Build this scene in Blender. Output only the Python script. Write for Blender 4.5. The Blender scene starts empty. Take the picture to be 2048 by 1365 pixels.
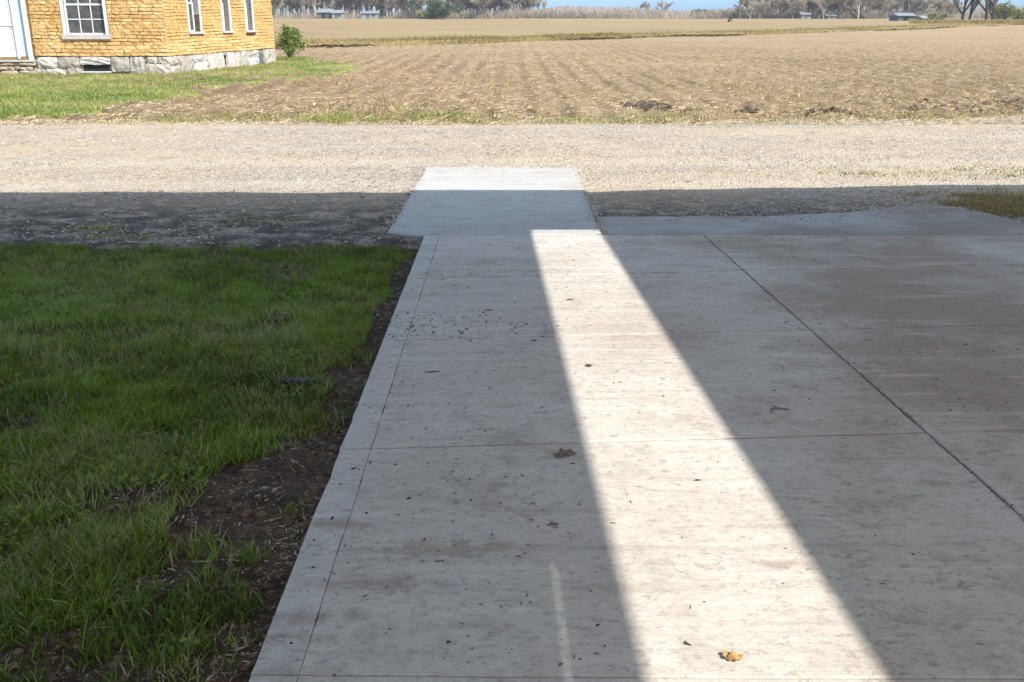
import bpy, math, random
import numpy as np
from mathutils import Vector
random.seed(7); rng = np.random.default_rng(7)
S = bpy.context.scene; COL = S.collection; R = math.radians
# ------------------------------------------------------------ camera, sky, sun, exposure
FPX = 1950.0; EYE = 1.8; PITCH = math.atan((682.5-28)/FPX)
cam = bpy.data.cameras.new('camera'); cam.sensor_width = 36; cam.lens = FPX/2048*36
cam.clip_start = 0.05; cam.clip_end = 9000
co = bpy.data.objects.new('camera', cam); COL.objects.link(co)
co.location = (0, 0, EYE); co.rotation_euler = (math.pi/2-PITCH, 0, 0); S.camera = co
SUN_EL, SUN_AZ = R(45), R(50)          # azimuth measured from -Y (behind the camera) towards +X
SUN = Vector((math.sin(SUN_AZ)*math.cos(SUN_EL), -math.cos(SUN_AZ)*math.cos(SUN_EL), math.sin(SUN_EL)))
w = bpy.data.worlds.new('World'); S.world = w; w.use_nodes = True
nt = w.node_tree; bg = nt.nodes['Background']
sky = nt.nodes.new('ShaderNodeTexSky'); sky.sky_type = 'NISHITA'; sky.sun_disc = False
sky.sun_elevation = SUN_EL; sky.sun_rotation = math.pi-SUN_AZ
sky.air_density = 1.0; sky.dust_density = 0.9; sky.ozone_density = 2.0
wtc = nt.nodes.new('ShaderNodeTexCoord'); wsx = nt.nodes.new('ShaderNodeSeparateXYZ'); nt.links.new(wtc.outputs['Generated'], wsx.inputs[0])
wrp = nt.nodes.new('ShaderNodeValToRGB'); nt.links.new(wsx.outputs[2], wrp.inputs[0])       # clear blue right down to the horizon
wrp.color_ramp.elements[0].position = 0.0; wrp.color_ramp.elements[0].color = (.27, .45, .84, 1)
wrp.color_ramp.elements[1].position = 0.35; wrp.color_ramp.elements[1].color = (1.0, .875, .70, 1)
wmx = nt.nodes.new('ShaderNodeMix'); wmx.data_type = 'RGBA'; wmx.blend_type = 'MULTIPLY'; wmx.inputs[0].default_value = 1
nt.links.new(sky.outputs[0], wmx.inputs[6]); nt.links.new(wrp.outputs[0], wmx.inputs[7])
nt.links.new(wmx.outputs[2], bg.inputs[0]); bg.inputs[1].default_value = 0.15
sl = bpy.data.lights.new('sun', 'SUN'); sl.energy = 3.0; sl.angle = R(0.42); sl.color = (1, .975, .925)
so = bpy.data.objects.new('sun', sl); COL.objects.link(so); so.rotation_euler = SUN.to_track_quat('Z', 'Y').to_euler()
so.location = (0, 0, 30)
S.view_settings.view_transform = 'Standard'; S.view_settings.look = 'None'
S.view_settings.exposure = 1.42; S.view_settings.gamma = 1; S.view_settings.use_curve_mapping = False

# ------------------------------------------------------------ where things stand
cp, sp = math.cos(PITCH), math.sin(PITCH)
def ray(px, py):
    a = px-1024.0; b = 682.5-py
    return (a, FPX*cp+b*sp, -FPX*sp+b*cp)
def flat(px, py, z=0.0):
    d = ray(px, py); t = (z-EYE)/d[2]
    return (d[0]*t, d[1]*t)
YC = flat(1024, 470)[1]                # the line where the sloping apron meets the level yard
SL = math.tan(PITCH-math.atan((682.5-104)/FPX))
def gp(px, py):
    x, y = flat(px, py)
    if y < YC:
        d = ray(px, py); t = (SL*YC-EYE)/(d[2]+SL*d[1]); x, y = d[0]*t, d[1]*t
    return (x, y)
def hz(y): return np.where(np.asarray(y) < YC, SL*(YC-np.asarray(y)), 0.0)
def hzf(y): return SL*(YC-y) if y < YC else 0.0

TAB = np.random.default_rng(3).random((256, 256))
def vn(x, y, s=1.0, o=0):
    x = np.asarray(x, float)*s+o*17.3+1000; y = np.asarray(y, float)*s+o*31.7+1000
    xi = np.floor(x).astype(int); yi = np.floor(y).astype(int); fx = x-xi; fy = y-yi
    fx = fx*fx*(3-2*fx); fy = fy*fy*(3-2*fy)
    a = TAB[xi % 256, yi % 256]; b = TAB[(xi+1) % 256, yi % 256]; c = TAB[xi % 256, (yi+1) % 256]; d = TAB[(xi+1) % 256, (yi+1) % 256]
    return (a*(1-fx)+b*fx)*(1-fy)+(c*(1-fx)+d*fx)*fy-0.5
def fbm(x, y, s, o=0, n=4):
    r = 0; a = 1.0
    for k in range(n): r = r+a*vn(x, y, s*2**k, o+k); a *= .5
    return r
def inside(poly, x, y):
    x = np.asarray(x); y = np.asarray(y); r = np.zeros(x.shape, bool); n = len(poly)
    for i in range(n):
        x1, y1 = poly[i]; x2, y2 = poly[(i+1) % n]
        if y1 == y2: continue
        r ^= ((y1 > y) != (y2 > y)) & (x < (x2-x1)*(y-y1)/(y2-y1)+x1)
    return r

# ------------------------------------------------------------ object helpers
def tag(o, label=None, cat=None, group=None, kind=None):
    if label: o['label'] = label
    if cat: o['category'] = cat
    if group: o['group'] = group
    if kind: o['kind'] = kind
    return o
def link(name, me, parent=None, loc=None):
    o = bpy.data.objects.new(name, me); COL.objects.link(o)
    if parent: o.parent = parent
    if loc is not None: o.location = loc
    return o
def empty(name, loc, label, cat, group=None):
    o = link(name, None, None, loc); return tag(o, label, cat, group)
def npmesh(name, V, F, mat, tint=None, smooth=False):
    V = np.asarray(V, np.float32); F = np.asarray(F, np.int32); k = F.shape[1]
    me = bpy.data.meshes.new(name); me.vertices.add(len(V)); me.vertices.foreach_set('co', V.ravel())
    me.loops.add(F.size); me.loops.foreach_set('vertex_index', F.ravel())
    me.polygons.add(len(F)); me.polygons.foreach_set('loop_start', np.arange(0, F.size, k, dtype=np.int32))
    me.polygons.foreach_set('loop_total', np.full(len(F), k, np.int32))
    if smooth: me.polygons.foreach_set('use_smooth', np.ones(len(F), bool))
    me.update(calc_edges=True)
    if tint is not None:
        a = me.attributes.new('tint', 'FLOAT', 'POINT'); a.data.foreach_set('value', np.asarray(tint, np.float32))
    if mat: me.materials.append(mat)
    return me
def pymesh(name, V, F, mat, smooth=False):
    me = bpy.data.meshes.new(name); me.from_pydata(V, [], F); me.update()
    if smooth:
        for p in me.polygons: p.use_smooth = True
    if mat: me.materials.append(mat)
    return me
class MB:
    def __init__(s): s.v = []; s.f = []
    def box(s, x0, x1, y0, y1, z0, z1, fn=None):
        n = len(s.v); P = [(x, y, z) for z in (z0, z1) for y in (y0, y1) for x in (x0, x1)]
        if fn: P = [fn(*p) for p in P]
        s.v += P
        for q in ((0, 2, 3, 1), (4, 5, 7, 6), (0, 1, 5, 4), (2, 6, 7, 3), (0, 4, 6, 2), (1, 3, 7, 5)): s.f.append(tuple(n+i for i in q))
        return s
    def tube(s, p, q, r0, r1, k=4):
        p = Vector(p); q = Vector(q); d = (q-p)
        a = d.orthogonal().normalized(); b = d.normalized().cross(a); n = len(s.v)
        for c, r in ((p, r0), (q, r1)):
            for i in range(k):
                t = 2*math.pi*i/k; s.v.append(tuple(c+a*(r*math.cos(t))+b*(r*math.sin(t))))
        for i in range(k): s.f.append((n+i, n+(i+1) % k, n+k+(i+1) % k, n+k+i))
        return s
    def poly(s, pts):
        n = len(s.v); s.v += [tuple(p) for p in pts]; s.f.append(tuple(range(n, n+len(pts)))); return s
    def mesh(s, name, mat, smooth=False): return pymesh(name, s.v, s.f, mat, smooth)
    def build(s, name, mat, parent=None, loc=None): return link(name, s.mesh(name, mat), parent, loc)

# ------------------------------------------------------------ materials
class NB:
    def __init__(s, name, rough=.9):
        s.m = bpy.data.materials.new(name); s.m.use_nodes = True; s.t = s.m.node_tree; s.n = s.t.nodes
        s.b = s.n['Principled BSDF']; s.b.inputs['Roughness'].default_value = rough
        s.b.inputs['Specular IOR Level'].default_value = .25
        s.tc = s.n.new('ShaderNodeTexCoord'); s.co = s.tc.outputs['Object']
    def lk(s, a, b): s.t.links.new(a, b)
    def noise(s, scale, det=4, rough=.6, vec=None, sc=None, dist=0):
        v = vec or s.co
        if sc:
            mp = s.n.new('ShaderNodeMapping'); mp.inputs['Scale'].default_value = sc; s.lk(v, mp.inputs[0]); v = mp.outputs[0]
        x = s.n.new('ShaderNodeTexNoise'); x.inputs['Scale'].default_value = scale; x.inputs['Detail'].default_value = det
        x.inputs['Roughness'].default_value = rough; x.inputs['Distortion'].default_value = dist; s.lk(v, x.inputs['Vector']); return x.outputs['Fac']
    def vor(s, scale, feat='F1', vec=None):
        x = s.n.new('ShaderNodeTexVoronoi'); x.feature = feat; x.inputs['Scale'].default_value = scale; s.lk(vec or s.co, x.inputs['Vector']); return x
    def ramp(s, fac, stops):
        r = s.n.new('ShaderNodeValToRGB'); e = r.color_ramp.elements
        e[0].position, e[0].color = stops[0][0], (*stops[0][1], 1); e[1].position, e[1].color = stops[-1][0], (*stops[-1][1], 1)
        for p, c in stops[1:-1]: q = e.new(p); q.color = (*c, 1)
        s.lk(fac, r.inputs[0]); return r.outputs[0]
    def rng(s, fac, a, b, lo=0, hi=1):
        r = s.n.new('ShaderNodeMapRange'); r.inputs[1].default_value = a; r.inputs[2].default_value = b
        r.inputs[3].default_value = lo; r.inputs[4].default_value = hi; s.lk(fac, r.inputs[0]); return r.outputs[0]
    def mix(s, fac, a, b, mode='MIX'):
        x = s.n.new('ShaderNodeMix'); x.data_type = 'RGBA'; x.blend_type = mode
        for sock, val in ((x.inputs[0], fac), (x.inputs[6], a), (x.inputs[7], b)):
            if isinstance(val, (int, float)): sock.default_value = val
            elif isinstance(val, tuple): sock.default_value = (*val, 1)
            else: s.lk(val, sock)
        return x.outputs[2]
    def math(s, op, a, b=0.0):
        x = s.n.new('ShaderNodeMath'); x.operation = op
        for i, v in enumerate((a, b)):
            if isinstance(v, (int, float)): x.inputs[i].default_value = v
            else: s.lk(v, x.inputs[i])
        return x.outputs[0]
    def attr(s, name='tint'):
        a = s.n.new('ShaderNodeAttribute'); a.attribute_name = name; return a.outputs['Fac']
    def rand(s): return s.n.new('ShaderNodeObjectInfo').outputs['Random']
    def geo(s): return s.n.new('ShaderNodeNewGeometry').outputs['Position']
    def xyz(s, v):
        x = s.n.new('ShaderNodeSeparateXYZ'); s.lk(v, x.inputs[0]); return x.outputs
    def bump(s, h, dist=.01, st=1.0):
        b = s.n.new('ShaderNodeBump'); b.inputs['Strength'].default_value = st; b.inputs['Distance'].default_value = dist
        s.lk(h, b.inputs['Height']); s.lk(b.outputs[0], s.b.inputs['Normal']); return s
    def col(s, c):
        if isinstance(c, tuple): s.b.inputs['Base Color'].default_value = (*c, 1)
        else: s.lk(c, s.b.inputs['Base Color'])
        return s
M = {}
def concrete(name, base, warm, whiteL=False):
    n = NB(name, .85); g = n.geo(); X = n.xyz(g)
    big = n.noise(.55, 5, .6, g); mid = n.noise(3.2, 6, .7, g); fine = n.noise(55, 5, .75, g)
    # browner concrete towards the right-hand bays and away from the near end
    side = n.rng(X[0], .2, 2.2, 0, 1.0)
    browning = n.math('MULTIPLY', n.rng(big, .42, .66, .15, 1), n.math('ADD', n.math('MULTIPLY', side, n.rng(X[1], 2.0, 4.2, .45, 1)), n.rng(X[1], 2.4, 4.0, .22, .5)))
    c = n.mix(browning, base, warm)
    c = n.mix(n.rng(mid, .52, .72, 0, .45), c, tuple(v*.72 for v in warm))
    st = n.noise(8, 6, .8, g, sc=(.7, 1.1, 1), dist=.6)      # smears across the slope
    c = n.mix(n.rng(st, .54, .68, 0, .42), c, (.20, .16, .115))
    st2 = n.noise(26, 5, .8, g, sc=(.7, 1.1, 1), dist=1.0)
    pat = n.rng(n.noise(1.3, 5, .7, g), .42, .60, 0, 1.0); c = n.mix(n.math('MULTIPLY', n.rng(st2, .56, .66, 0, .8), pat), c, (.13, .115, .095))
    c = n.mix(n.rng(st2, .40, .33, 0, .35), c, tuple(min(1, v*1.18) for v in base))
    c = n.mix(n.rng(fine, .3, .7, .0, .35), c, n.mix(.5, c, (.22, .2, .18)))
    tl = n.noise(7, 4, .7, g, sc=(.12, 1.5, 1)); c = n.mix(n.rng(tl, .56, .66, 0, .32), c, (.30, .26, .21)); c = n.mix(n.rng(tl, .44, .36, 0, .3), c, tuple(v_*1.12 for v_ in base)); g2 = n.noise(170, 3, .8, g); g3 = n.noise(34, 6, .85, g, sc=(.7, 1, 1))
    c = n.mix(n.rng(g2, .50, .74, 0, .5), c, tuple(v_*.45 for v_ in base)); c = n.mix(n.rng(g3, .52, .68, 0, .6), c, tuple(v_*.5 for v_ in warm)); c = n.mix(n.rng(g3, .45, .30, 0, .4), c, tuple(v_*1.15 for v_ in base))
    v = n.vor(16, vec=g); c = n.mix(n.math('MULTIPLY', n.rng(v.outputs['Distance'], .10, .04), n.rng(n.xyz(v.outputs['Color'])[0], .72, .78)), c, (.07, .055, .045))
    if whiteL:                                              # mud smears dried on the near left bay
        for (px, py, rx, ry) in ((680, 1047, .10, .045), (890, 1098, .20, .05), (770, 1168, .17, .045), (640, 1232, .14, .045), (590, 1275, .12, .03), (1130, 911, .06, .03), (1560, 1130, .09, .03), (1890, 968, .1, .03), (560, 1345, .12, .05)):
            cx, cy = gp(px, py)
            dx = n.math('DIVIDE', n.math('SUBTRACT', X[0], cx), rx); dy = n.math('DIVIDE', n.math('SUBTRACT', X[1], cy), ry)
            r = n.math('SQRT', n.math('ADD', n.math('MULTIPLY', dx, dx), n.math('MULTIPLY', dy, dy)))
            r = n.math('ADD', r, n.rng(n.noise(11, 5, .7, g), .3, .7, -1.0, 1.0))
            c = n.mix(n.math('MULTIPLY', n.rng(r, 1.3, .2), .6), c, (.27, .20, .14))
    n.col(c)
    h = n.math('ADD', n.math('MULTIPLY', st2, .5), n.math('ADD', n.math('MULTIPLY', fine, .5), mid))
    br = n.noise(70, 3, .6, g, sc=(.08, 1, 1))
    n.bump(n.math('ADD', h, n.math('MULTIPLY', br, .5)), .006, .8); return n.m
M['concrete'] = concrete('concrete', (.57, .52, .46), (.33, .25, .18), True)
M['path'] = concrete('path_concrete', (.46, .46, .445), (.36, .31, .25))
M['border'] = concrete('border_concrete', (.56, .53, .49), (.38, .31, .24), True)

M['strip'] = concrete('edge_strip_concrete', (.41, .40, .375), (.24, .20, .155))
n = NB('gravel', .95); g = n.geo()
v = n.vor(34, vec=g); c = n.ramp(n.xyz(v.outputs['Color'])[0], [(0, (.20, .168, .13)), (.5, (.32, .272, .212)), (1, (.45, .39, .315))])
big = n.noise(.45, 5, .65, g, sc=(.5, 1.6, 1)); c = n.mix(n.rng(big, .42, .62, 0, .75), c, (.41, .325, .22)); c = n.mix(n.rng(n.noise(.8, 6, .8, g), .54, .68, 0, .5), c, (.45, .41, .36))
c = n.mix(n.rng(n.noise(2.6, 6, .75, g, sc=(.9, .9, 1)), .52, .68, 0, .55), c, (.19, .15, .11)); X = n.xyz(g); c = n.mix(n.math('MULTIPLY', n.rng(n.noise(3.4, 7, .8, g, sc=(.9, 1, 1)), .36, .54), n.rng(X[1], YC+2.4, YC+.9, 0, .95)), c, (.06, .048, .038))  # soil patches colour the roof-shaded end darker, painting its shade deeper
c = n.mix(n.rng(n.noise(1.1, 5, .75, g, sc=(.9, 1, 1)), .60, .72, 0, .5), c, (.17, .17, .075))

for yc_, wd_ in ((YC+2.3, .32), (YC+4.0, .38)):
    dd = n.math('DIVIDE', n.math('SUBTRACT', X[1], n.math('ADD', yc_, n.math('MULTIPLY', n.noise(.12, 2, .5, g), .9))), wd_); c = n.mix(n.math('MULTIPLY', n.rng(n.math('MULTIPLY', dd, dd), 1.6, .2), n.rng(n.noise(5, 4, .7, g), .35, .6, .1, .6)), c, (.44, .385, .305))
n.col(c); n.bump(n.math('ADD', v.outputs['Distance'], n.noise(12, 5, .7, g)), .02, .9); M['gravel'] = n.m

n = NB('field_soil', .95); g = n.geo(); X = n.xyz(g)
fi = n.noise(3.0, 7, .75, g, sc=(1, .5, 1)); c = n.ramp(fi, [(.3, (.15, .104, .058)), (.5, (.28, .20, .115)), (.68, (.43, .32, .19))])
big = n.noise(.09, 6, .7, g, sc=(.8, .8, 1)); c = n.mix(n.rng(n.noise(.22, 6, .75, g, sc=(.8, .8, 1)), .54, .68, 0, .45), c, (.19, .135, .08)); c = n.mix(n.rng(big, .40, .62, 0, .55), c, (.37, .27, .155))
dk = n.noise(1.6, 6, .75, g, sc=(.7, 1.2, 1)); nearband = n.math('MULTIPLY', n.rng(X[1], 23, 19), n.rng(X[0], 6, 11))
c = n.mix(n.math('MULTIPLY', n.rng(dk, .50, .62), n.math('ADD', n.math('MULTIPLY', nearband, .75), .18)), c, (.10, .065, .04))
gr = n.noise(.5, 5, .7, g, sc=(.7, 1, 1)); c = n.mix(n.math('MULTIPLY', n.rng(gr, .48, .62), n.rng(X[1], 19, 16, 0, .5)), c, (.28, .27, .10))
wv = n.n.new('ShaderNodeTexWave'); wv.wave_type = 'BANDS'; wv.bands_direction = 'X'; wv.inputs['Scale'].default_value = .413; wv.inputs['Distortion'].default_value = .6; wv.inputs['Detail'].default_value = 3; wv.inputs['Detail Scale'].default_value = 1.5
n.lk(g, wv.inputs[0]); c = n.mix(n.math('MULTIPLY', n.rng(wv.outputs['Fac'], .45, .95), n.math('MULTIPLY', n.rng(X[1], 75, 22, 0, .9), n.rng(n.noise(.10, 4, .6, g), .38, .54))), c, (.15, .10, .058))
c = n.mix(n.rng(n.noise(.9, 7, .8, g, sc=(.8, .8, 1), dist=.5), .58, .72, 0, .5), c, (.17, .12, .07))
c = n.mix(n.rng(n.noise(1.7, 7, .8, g, sc=(1, .8, 1), dist=.5), .57, .70, 0, .7), c, (.56, .44, .28))
n.col(c); n.bump(n.noise(7, 6, .8, g), .09, 1); M['field'] = n.m

n = NB('far_field', .95); g = n.geo()
c = n.ramp(n.noise(.35, 7, .75, g, sc=(.3, 1.0, 1)), [(.3, (.165, .115, .056)), (.5, (.235, .165, .082)), (.7, (.30, .22, .115))])
c = n.mix(n.rng(n.noise(.02, 4, .6, g), .4, .65, 0, .5), c, (.29, .23, .105))
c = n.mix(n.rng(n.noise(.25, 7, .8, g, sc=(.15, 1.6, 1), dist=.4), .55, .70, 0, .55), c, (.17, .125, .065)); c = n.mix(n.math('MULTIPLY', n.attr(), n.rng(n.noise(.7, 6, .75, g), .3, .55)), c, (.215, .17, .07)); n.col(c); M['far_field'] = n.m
n = NB('distant_ground'); n.col(n.ramp(n.noise(.02, 4), [(.3, (.16, .15, .07)), (.7, (.26, .21, .11))])); M['ground'] = n.m
n = NB('soil', .95); g = n.geo()
c = n.ramp(n.noise(14, 7, .8, g), [(.3, (.03, .021, .015)), (.5, (.085, .057, .038)), (.68, (.20, .14, .09))])
n.col(c); n.bump(n.noise(26, 6, .8, g), .02, 1); M['soil'] = n.m
n = NB('turf_ground', .95); g = n.geo(); c = n.ramp(n.noise(5, 7, .8, g), [(.3, (.10, .12, .035)), (.5, (.17, .20, .055)), (.68, (.33, .27, .13))]); n.col(c); n.bump(n.noise(20, 5, .8, g), .03, 1); M['turf'] = n.m
n = NB('joint_dirt'); n.col(n.ramp(n.noise(30, 5), [(.3, (.02, .016, .012)), (.7, (.06, .048, .034))])); M['joint'] = n.m
def blademat(name, stops, trans=.35):
    n = NB(name, .6); c = n.ramp(n.attr(), stops); n.col(c)
    n.b.inputs['Specular IOR Level'].default_value = .3
    tr = n.n.new('ShaderNodeBsdfTranslucent'); n.lk(c, tr.inputs[0]); mx = n.n.new('ShaderNodeMixShader'); mx.inputs[0].default_value = trans
    n.lk(n.b.outputs[0], mx.inputs[1]); n.lk(tr.outputs[0], mx.inputs[2]); n.lk(mx.outputs[0], n.n['Material Output'].inputs[0]); return n.m
M['grass'] = blademat('grass_blade', [(0, (.06, .10, .012)), (.35, (.13, .195, .018)), (.7, (.23, .31, .032)), (.88, (.25, .34, .09)), (.93, (.34, .28, .13)), (1, (.46, .38, .20))])
M['grass_sun'] = blademat('yard_grass_blade', [(0, (.11, .16, .03)), (.4, (.20, .25, .05)), (.7, (.31, .32, .09)), (1, (.46, .38, .18))])
M['drygrass'] = blademat('dry_grass_blade', [(0, (.19, .155, .055)), (.4, (.30, .225, .09)), (1, (.42, .32, .16))])
M['straw'] = blademat('straw', [(0, (.20, .14, .075)), (.5, (.42, .31, .17)), (1, (.64, .52, .34))], .1)
M['chips'] = blademat('wood_debris', [(0, (.05, .032, .022)), (.4, (.17, .11, .065)), (.8, (.34, .235, .145)), (1, (.52, .44, .33))], .05)
M['speck'] = blademat('dark_debris', [(0, (.03, .022, .018)), (.7, (.09, .065, .045)), (1, (.22, .16, .09))], .05)
M['stone_bits'] = blademat('gravel_stone', [(0, (.18, .155, .125)), (.5, (.34, .295, .24)), (1, (.52, .47, .39))], 0)
def simple(name, c, rough=.7, var=.15, sc=6, bump=0.0):
    n = NB(name, rough); k = n.noise(sc, 5, .7)
    n.col(n.ramp(k, [(.3, tuple(v*(1-var) for v in c)), (.7, tuple(min(1, v*(1+var)) for v in c))]))
    if bump: n.bump(k, bump, 1)
    return n.m
n = NB('ochre_brick', .9); g = n.geo(); r = n.rand()
c = n.ramp(r, [(0, (.48, .28, .10)), (.5, (.55, .345, .142)), (1, (.62, .42, .20))])
c = n.mix(n.rng(n.noise(9, 5, .75, g), .5, .7, 0, .5), c, (.40, .25, .10)); c = n.mix(n.rng(n.noise(1.2, 4, .7, g), .5, .7, 0, .35), c, (.68, .48, .24))
n.col(c); n.bump(n.noise(14, 6, .8, g), .03, .9); M['brick'] = n.m
M['mortar'] = simple('mortar', (.20, .125, .05), .95, .3, 12)
n = NB('foundation_stone', .92); g = n.geo(); c = n.ramp(n.rand(), [(0, (.34, .305, .26)), (.6, (.45, .42, .37)), (1, (.58, .55, .50))])
c = n.mix(n.rng(n.noise(4.5, 6, .75, g), .46, .62, 0, .75), c, (.17, .14, .11)); n.col(c); n.bump(n.noise(9, 6, .8, g), .04, 1); M['stone'] = n.m
n = NB('tan_step_stone', .92); g = n.geo(); n.col(n.mix(n.rng(n.noise(5, 6, .75, g), .45, .65, 0, .7), n.ramp(n.rand(), [(0, (.36, .29, .20)), (1, (.50, .43, .33))]), (.17, .13, .09))); n.bump(n.noise(10, 6, .8, g), .04, 1); M['tanstone'] = n.m
M['white'] = simple('white_paint', (.60, .61, .63), .5, .06, 5)
M['dirty_white'] = simple('weathered_white_paint', (.40, .365, .34), .7, .15, 8)
M['storm'] = simple('storm_door_panel', (.42, .47, .55), .35, .10, 2)
M['dark'] = simple('dark_void', (.02, .018, .016), .9, .1)
n = NB('window_glass', .3); n.col(n.ramp(n.noise(7, 5, .7), [(.35, (.035, .034, .033)), (.65, (.10, .092, .088))])); n.b.inputs['Specular IOR Level'].default_value = .5; M['glass'] = n.m
M['shingle'] = simple('roof_shingle', (.12, .11, .10), .9, .2)
M['galv'] = simple('painted_metal_sheet', (.72, .70, .67), .5, .1, 3)
M['timber'] = simple('old_timber', (.20, .15, .11), .9, .25, 10)
n = NB('bark', .9); n.col(n.ramp(n.rand(), [(0, (.16, .135, .11)), (.6, (.21, .185, .16)), (1, (.30, .28, .25))])); M['bark'] = n.m
n = NB('dark_bark', .9); n.col((.055, .045, .038)); M['darkbark'] = n.m
n = NB('bare_twigs', .9); n.col(n.ramp(n.rand(), [(0, (.27, .225, .185)), (.5, (.34, .295, .25)), (.8, (.35, .32, .21)), (1, (.40, .37, .33))])); M['twig'] = n.m
M['leaf_dark'] = blademat('evergreen_foliage', [(0, (.03, .055, .025)), (1, (.08, .12, .05))])
M['leaf_olive'] = blademat('budding_foliage', [(0, (.12, .14, .05)), (1, (.26, .27, .10))])
M['leaf_bush'] = blademat('bush_leaf', [(0, (.05, .09, .018)), (.5, (.15, .22, .04)), (1, (.34, .38, .10))])
M['wood_far'] = blademat('far_woodland', [(0, (.24, .20, .15)), (.6, (.33, .27, .21)), (.9, (.38, .34, .28)), (1, (.18, .2, .12))], 0)
M['siding'] = simple('pale_siding', (.22, .23, .225), .7, .1, 1)
M['shedgrey'] = simple('grey_shed_siding', (.10, .11, .12), .7, .1, 1)
M['roofmetal'] = simple('light_metal_roof', (.20, .215, .23), .5, .1, 1)
M['leafdry'] = simple('dry_leaf', (.36, .22, .09), .8, .35, 60)
M['leafbrown'] = simple('brown_leaf', (.17, .115, .075), .8, .35, 60)
M['leafdark'] = simple('dark_leaf', (.055, .042, .032), .8, .3, 60)
M['blackplastic'] = simple('black_plastic', (.018, .021, .026), .45, .1, 6)

# ------------------------------------------------------------ ground sheets
def fan(name, ys, u0, u1, nu, zf, mat, y_off=6.0, label=None, xf=None):
    U = np.linspace(u0, u1, nu); Y, UU = np.meshgrid(ys, U, indexing='ij'); X = UU*(Y+y_off)
    if xf: X = xf(X, Y, UU)
    Z = zf(X, Y); V = np.stack([X, Y, Z], -1).reshape(-1, 3); ny = len(ys)
    i = (np.arange(ny-1)[:, None]*nu+np.arange(nu-1)[None, :]).ravel()
    F = np.stack([i, i+1, i+nu+1, i+nu], -1)
    return tag(link(name, npmesh(name, V, F, mat, smooth=True)), label, kind='structure')
# base of everything, a little under the sheets that lie on it
b = MB(); b.poly([(-3500, -3500, -.35), (3500, -3500, -.35), (3500, 5000, -.35), (-3500, 5000, -.35)]); tag(b.build('ground', M['ground']), 'open ground under and beyond the fields', kind='structure')
LA, LB = gp(845, 480), gp(495, 1365)
slabx = lambda y: LA[0]+(LB[0]-LA[0])*(y-LA[1])/(LB[1]-LA[1])      # left edge of the slab
YR0, YR1 = gp(300, 486)[1], flat(1000, 246)[1]
def z_field(x, y):
    e = np.clip((y-(YR1-.2+1.1*fbm(x, 0*y, .22, 5)+.9*fbm(x, y, 1.1, 15, 3)))/1.6, 0, 1); e = e*e*(3-2*e)
    fade = np.clip((70-y)/45, 0, 1); ph = (x+.35*fbm(x*0, y, .05, 9)+.004*y)/.76
    fur = (np.sin(2*np.pi*ph))*.07*fade*np.clip(.75+fbm(x, y, .09, 12, 3)*1.6, .15, 1.3)*np.clip((y-YR1-2)/6, 0, 1)
    cl = fbm(x, y, 2.3, 1, 5)*.075*np.clip((90-y)/60, .15, 1)+fbm(x, y, .12, 2, 3)*.10*np.clip((y-20)/30, 0, 1)
    near = np.clip((28-y)/8, 0, 1)*np.clip(x/4-.3, 0, 1)*fbm(x, y, 5.5, 4, 3)*.09
    return -.075+e*.07+(fur+cl+near)*e
ditch_px = [(-300, 118), (560, 97), (700, 93), (900, 90), (1090, 83), (1300, 75), (1600, 68), (1800, 60), (2048, 50), (2500, 43)]
ditch = [flat(*p) for p in ditch_px]
dxs = np.array([p[0] for p in ditch]); dys = np.array([p[1] for p in ditch])
def ditch_y(x): return np.interp(x, dxs, dys)
ysf = np.geomspace(YR1-1.0, 200, 430)
fan('field', ysf, -1.1, .62, 620, z_field, M['field'], 2.0, 'tilled field of corn stubble beyond the gravel road')
def z_far(x, y):
    d = y-ditch_y(x); return -.09+.32*np.clip((d+.3)/2.5, 0, 1)-.0*d+fbm(x, y, .02, 8, 3)*.35*np.clip(d/60, 0, 1)
ysd = np.geomspace(30, 600, 260)
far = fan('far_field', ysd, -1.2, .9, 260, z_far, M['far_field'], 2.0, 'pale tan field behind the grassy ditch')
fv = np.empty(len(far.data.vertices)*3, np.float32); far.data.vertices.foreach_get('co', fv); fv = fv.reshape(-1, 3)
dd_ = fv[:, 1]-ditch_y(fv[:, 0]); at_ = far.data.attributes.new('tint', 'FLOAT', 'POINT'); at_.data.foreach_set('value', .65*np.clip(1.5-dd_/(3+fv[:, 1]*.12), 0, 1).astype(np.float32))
def z_road(x, y): return hz(y)-.028-np.where(x < slabx(y), .16*np.clip((YR0+.15+.25*fbm(x, 0*y, 1.5, 77, 4)-y)/.25, 0, 1), 0)+fbm(x, y, 1.2, 3, 5)*.022+np.abs(fbm(x, y, .35, 6, 2))*.012-.02*np.clip((y-YR1)/2, 0, 1)
fan('gravel_road', np.linspace(YR0-.25, YR1+2.2, 190), -1.6, 1.3, 420, z_road, M['gravel'], 2.0, 'pale gravel farm road crossing in front')

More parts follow.
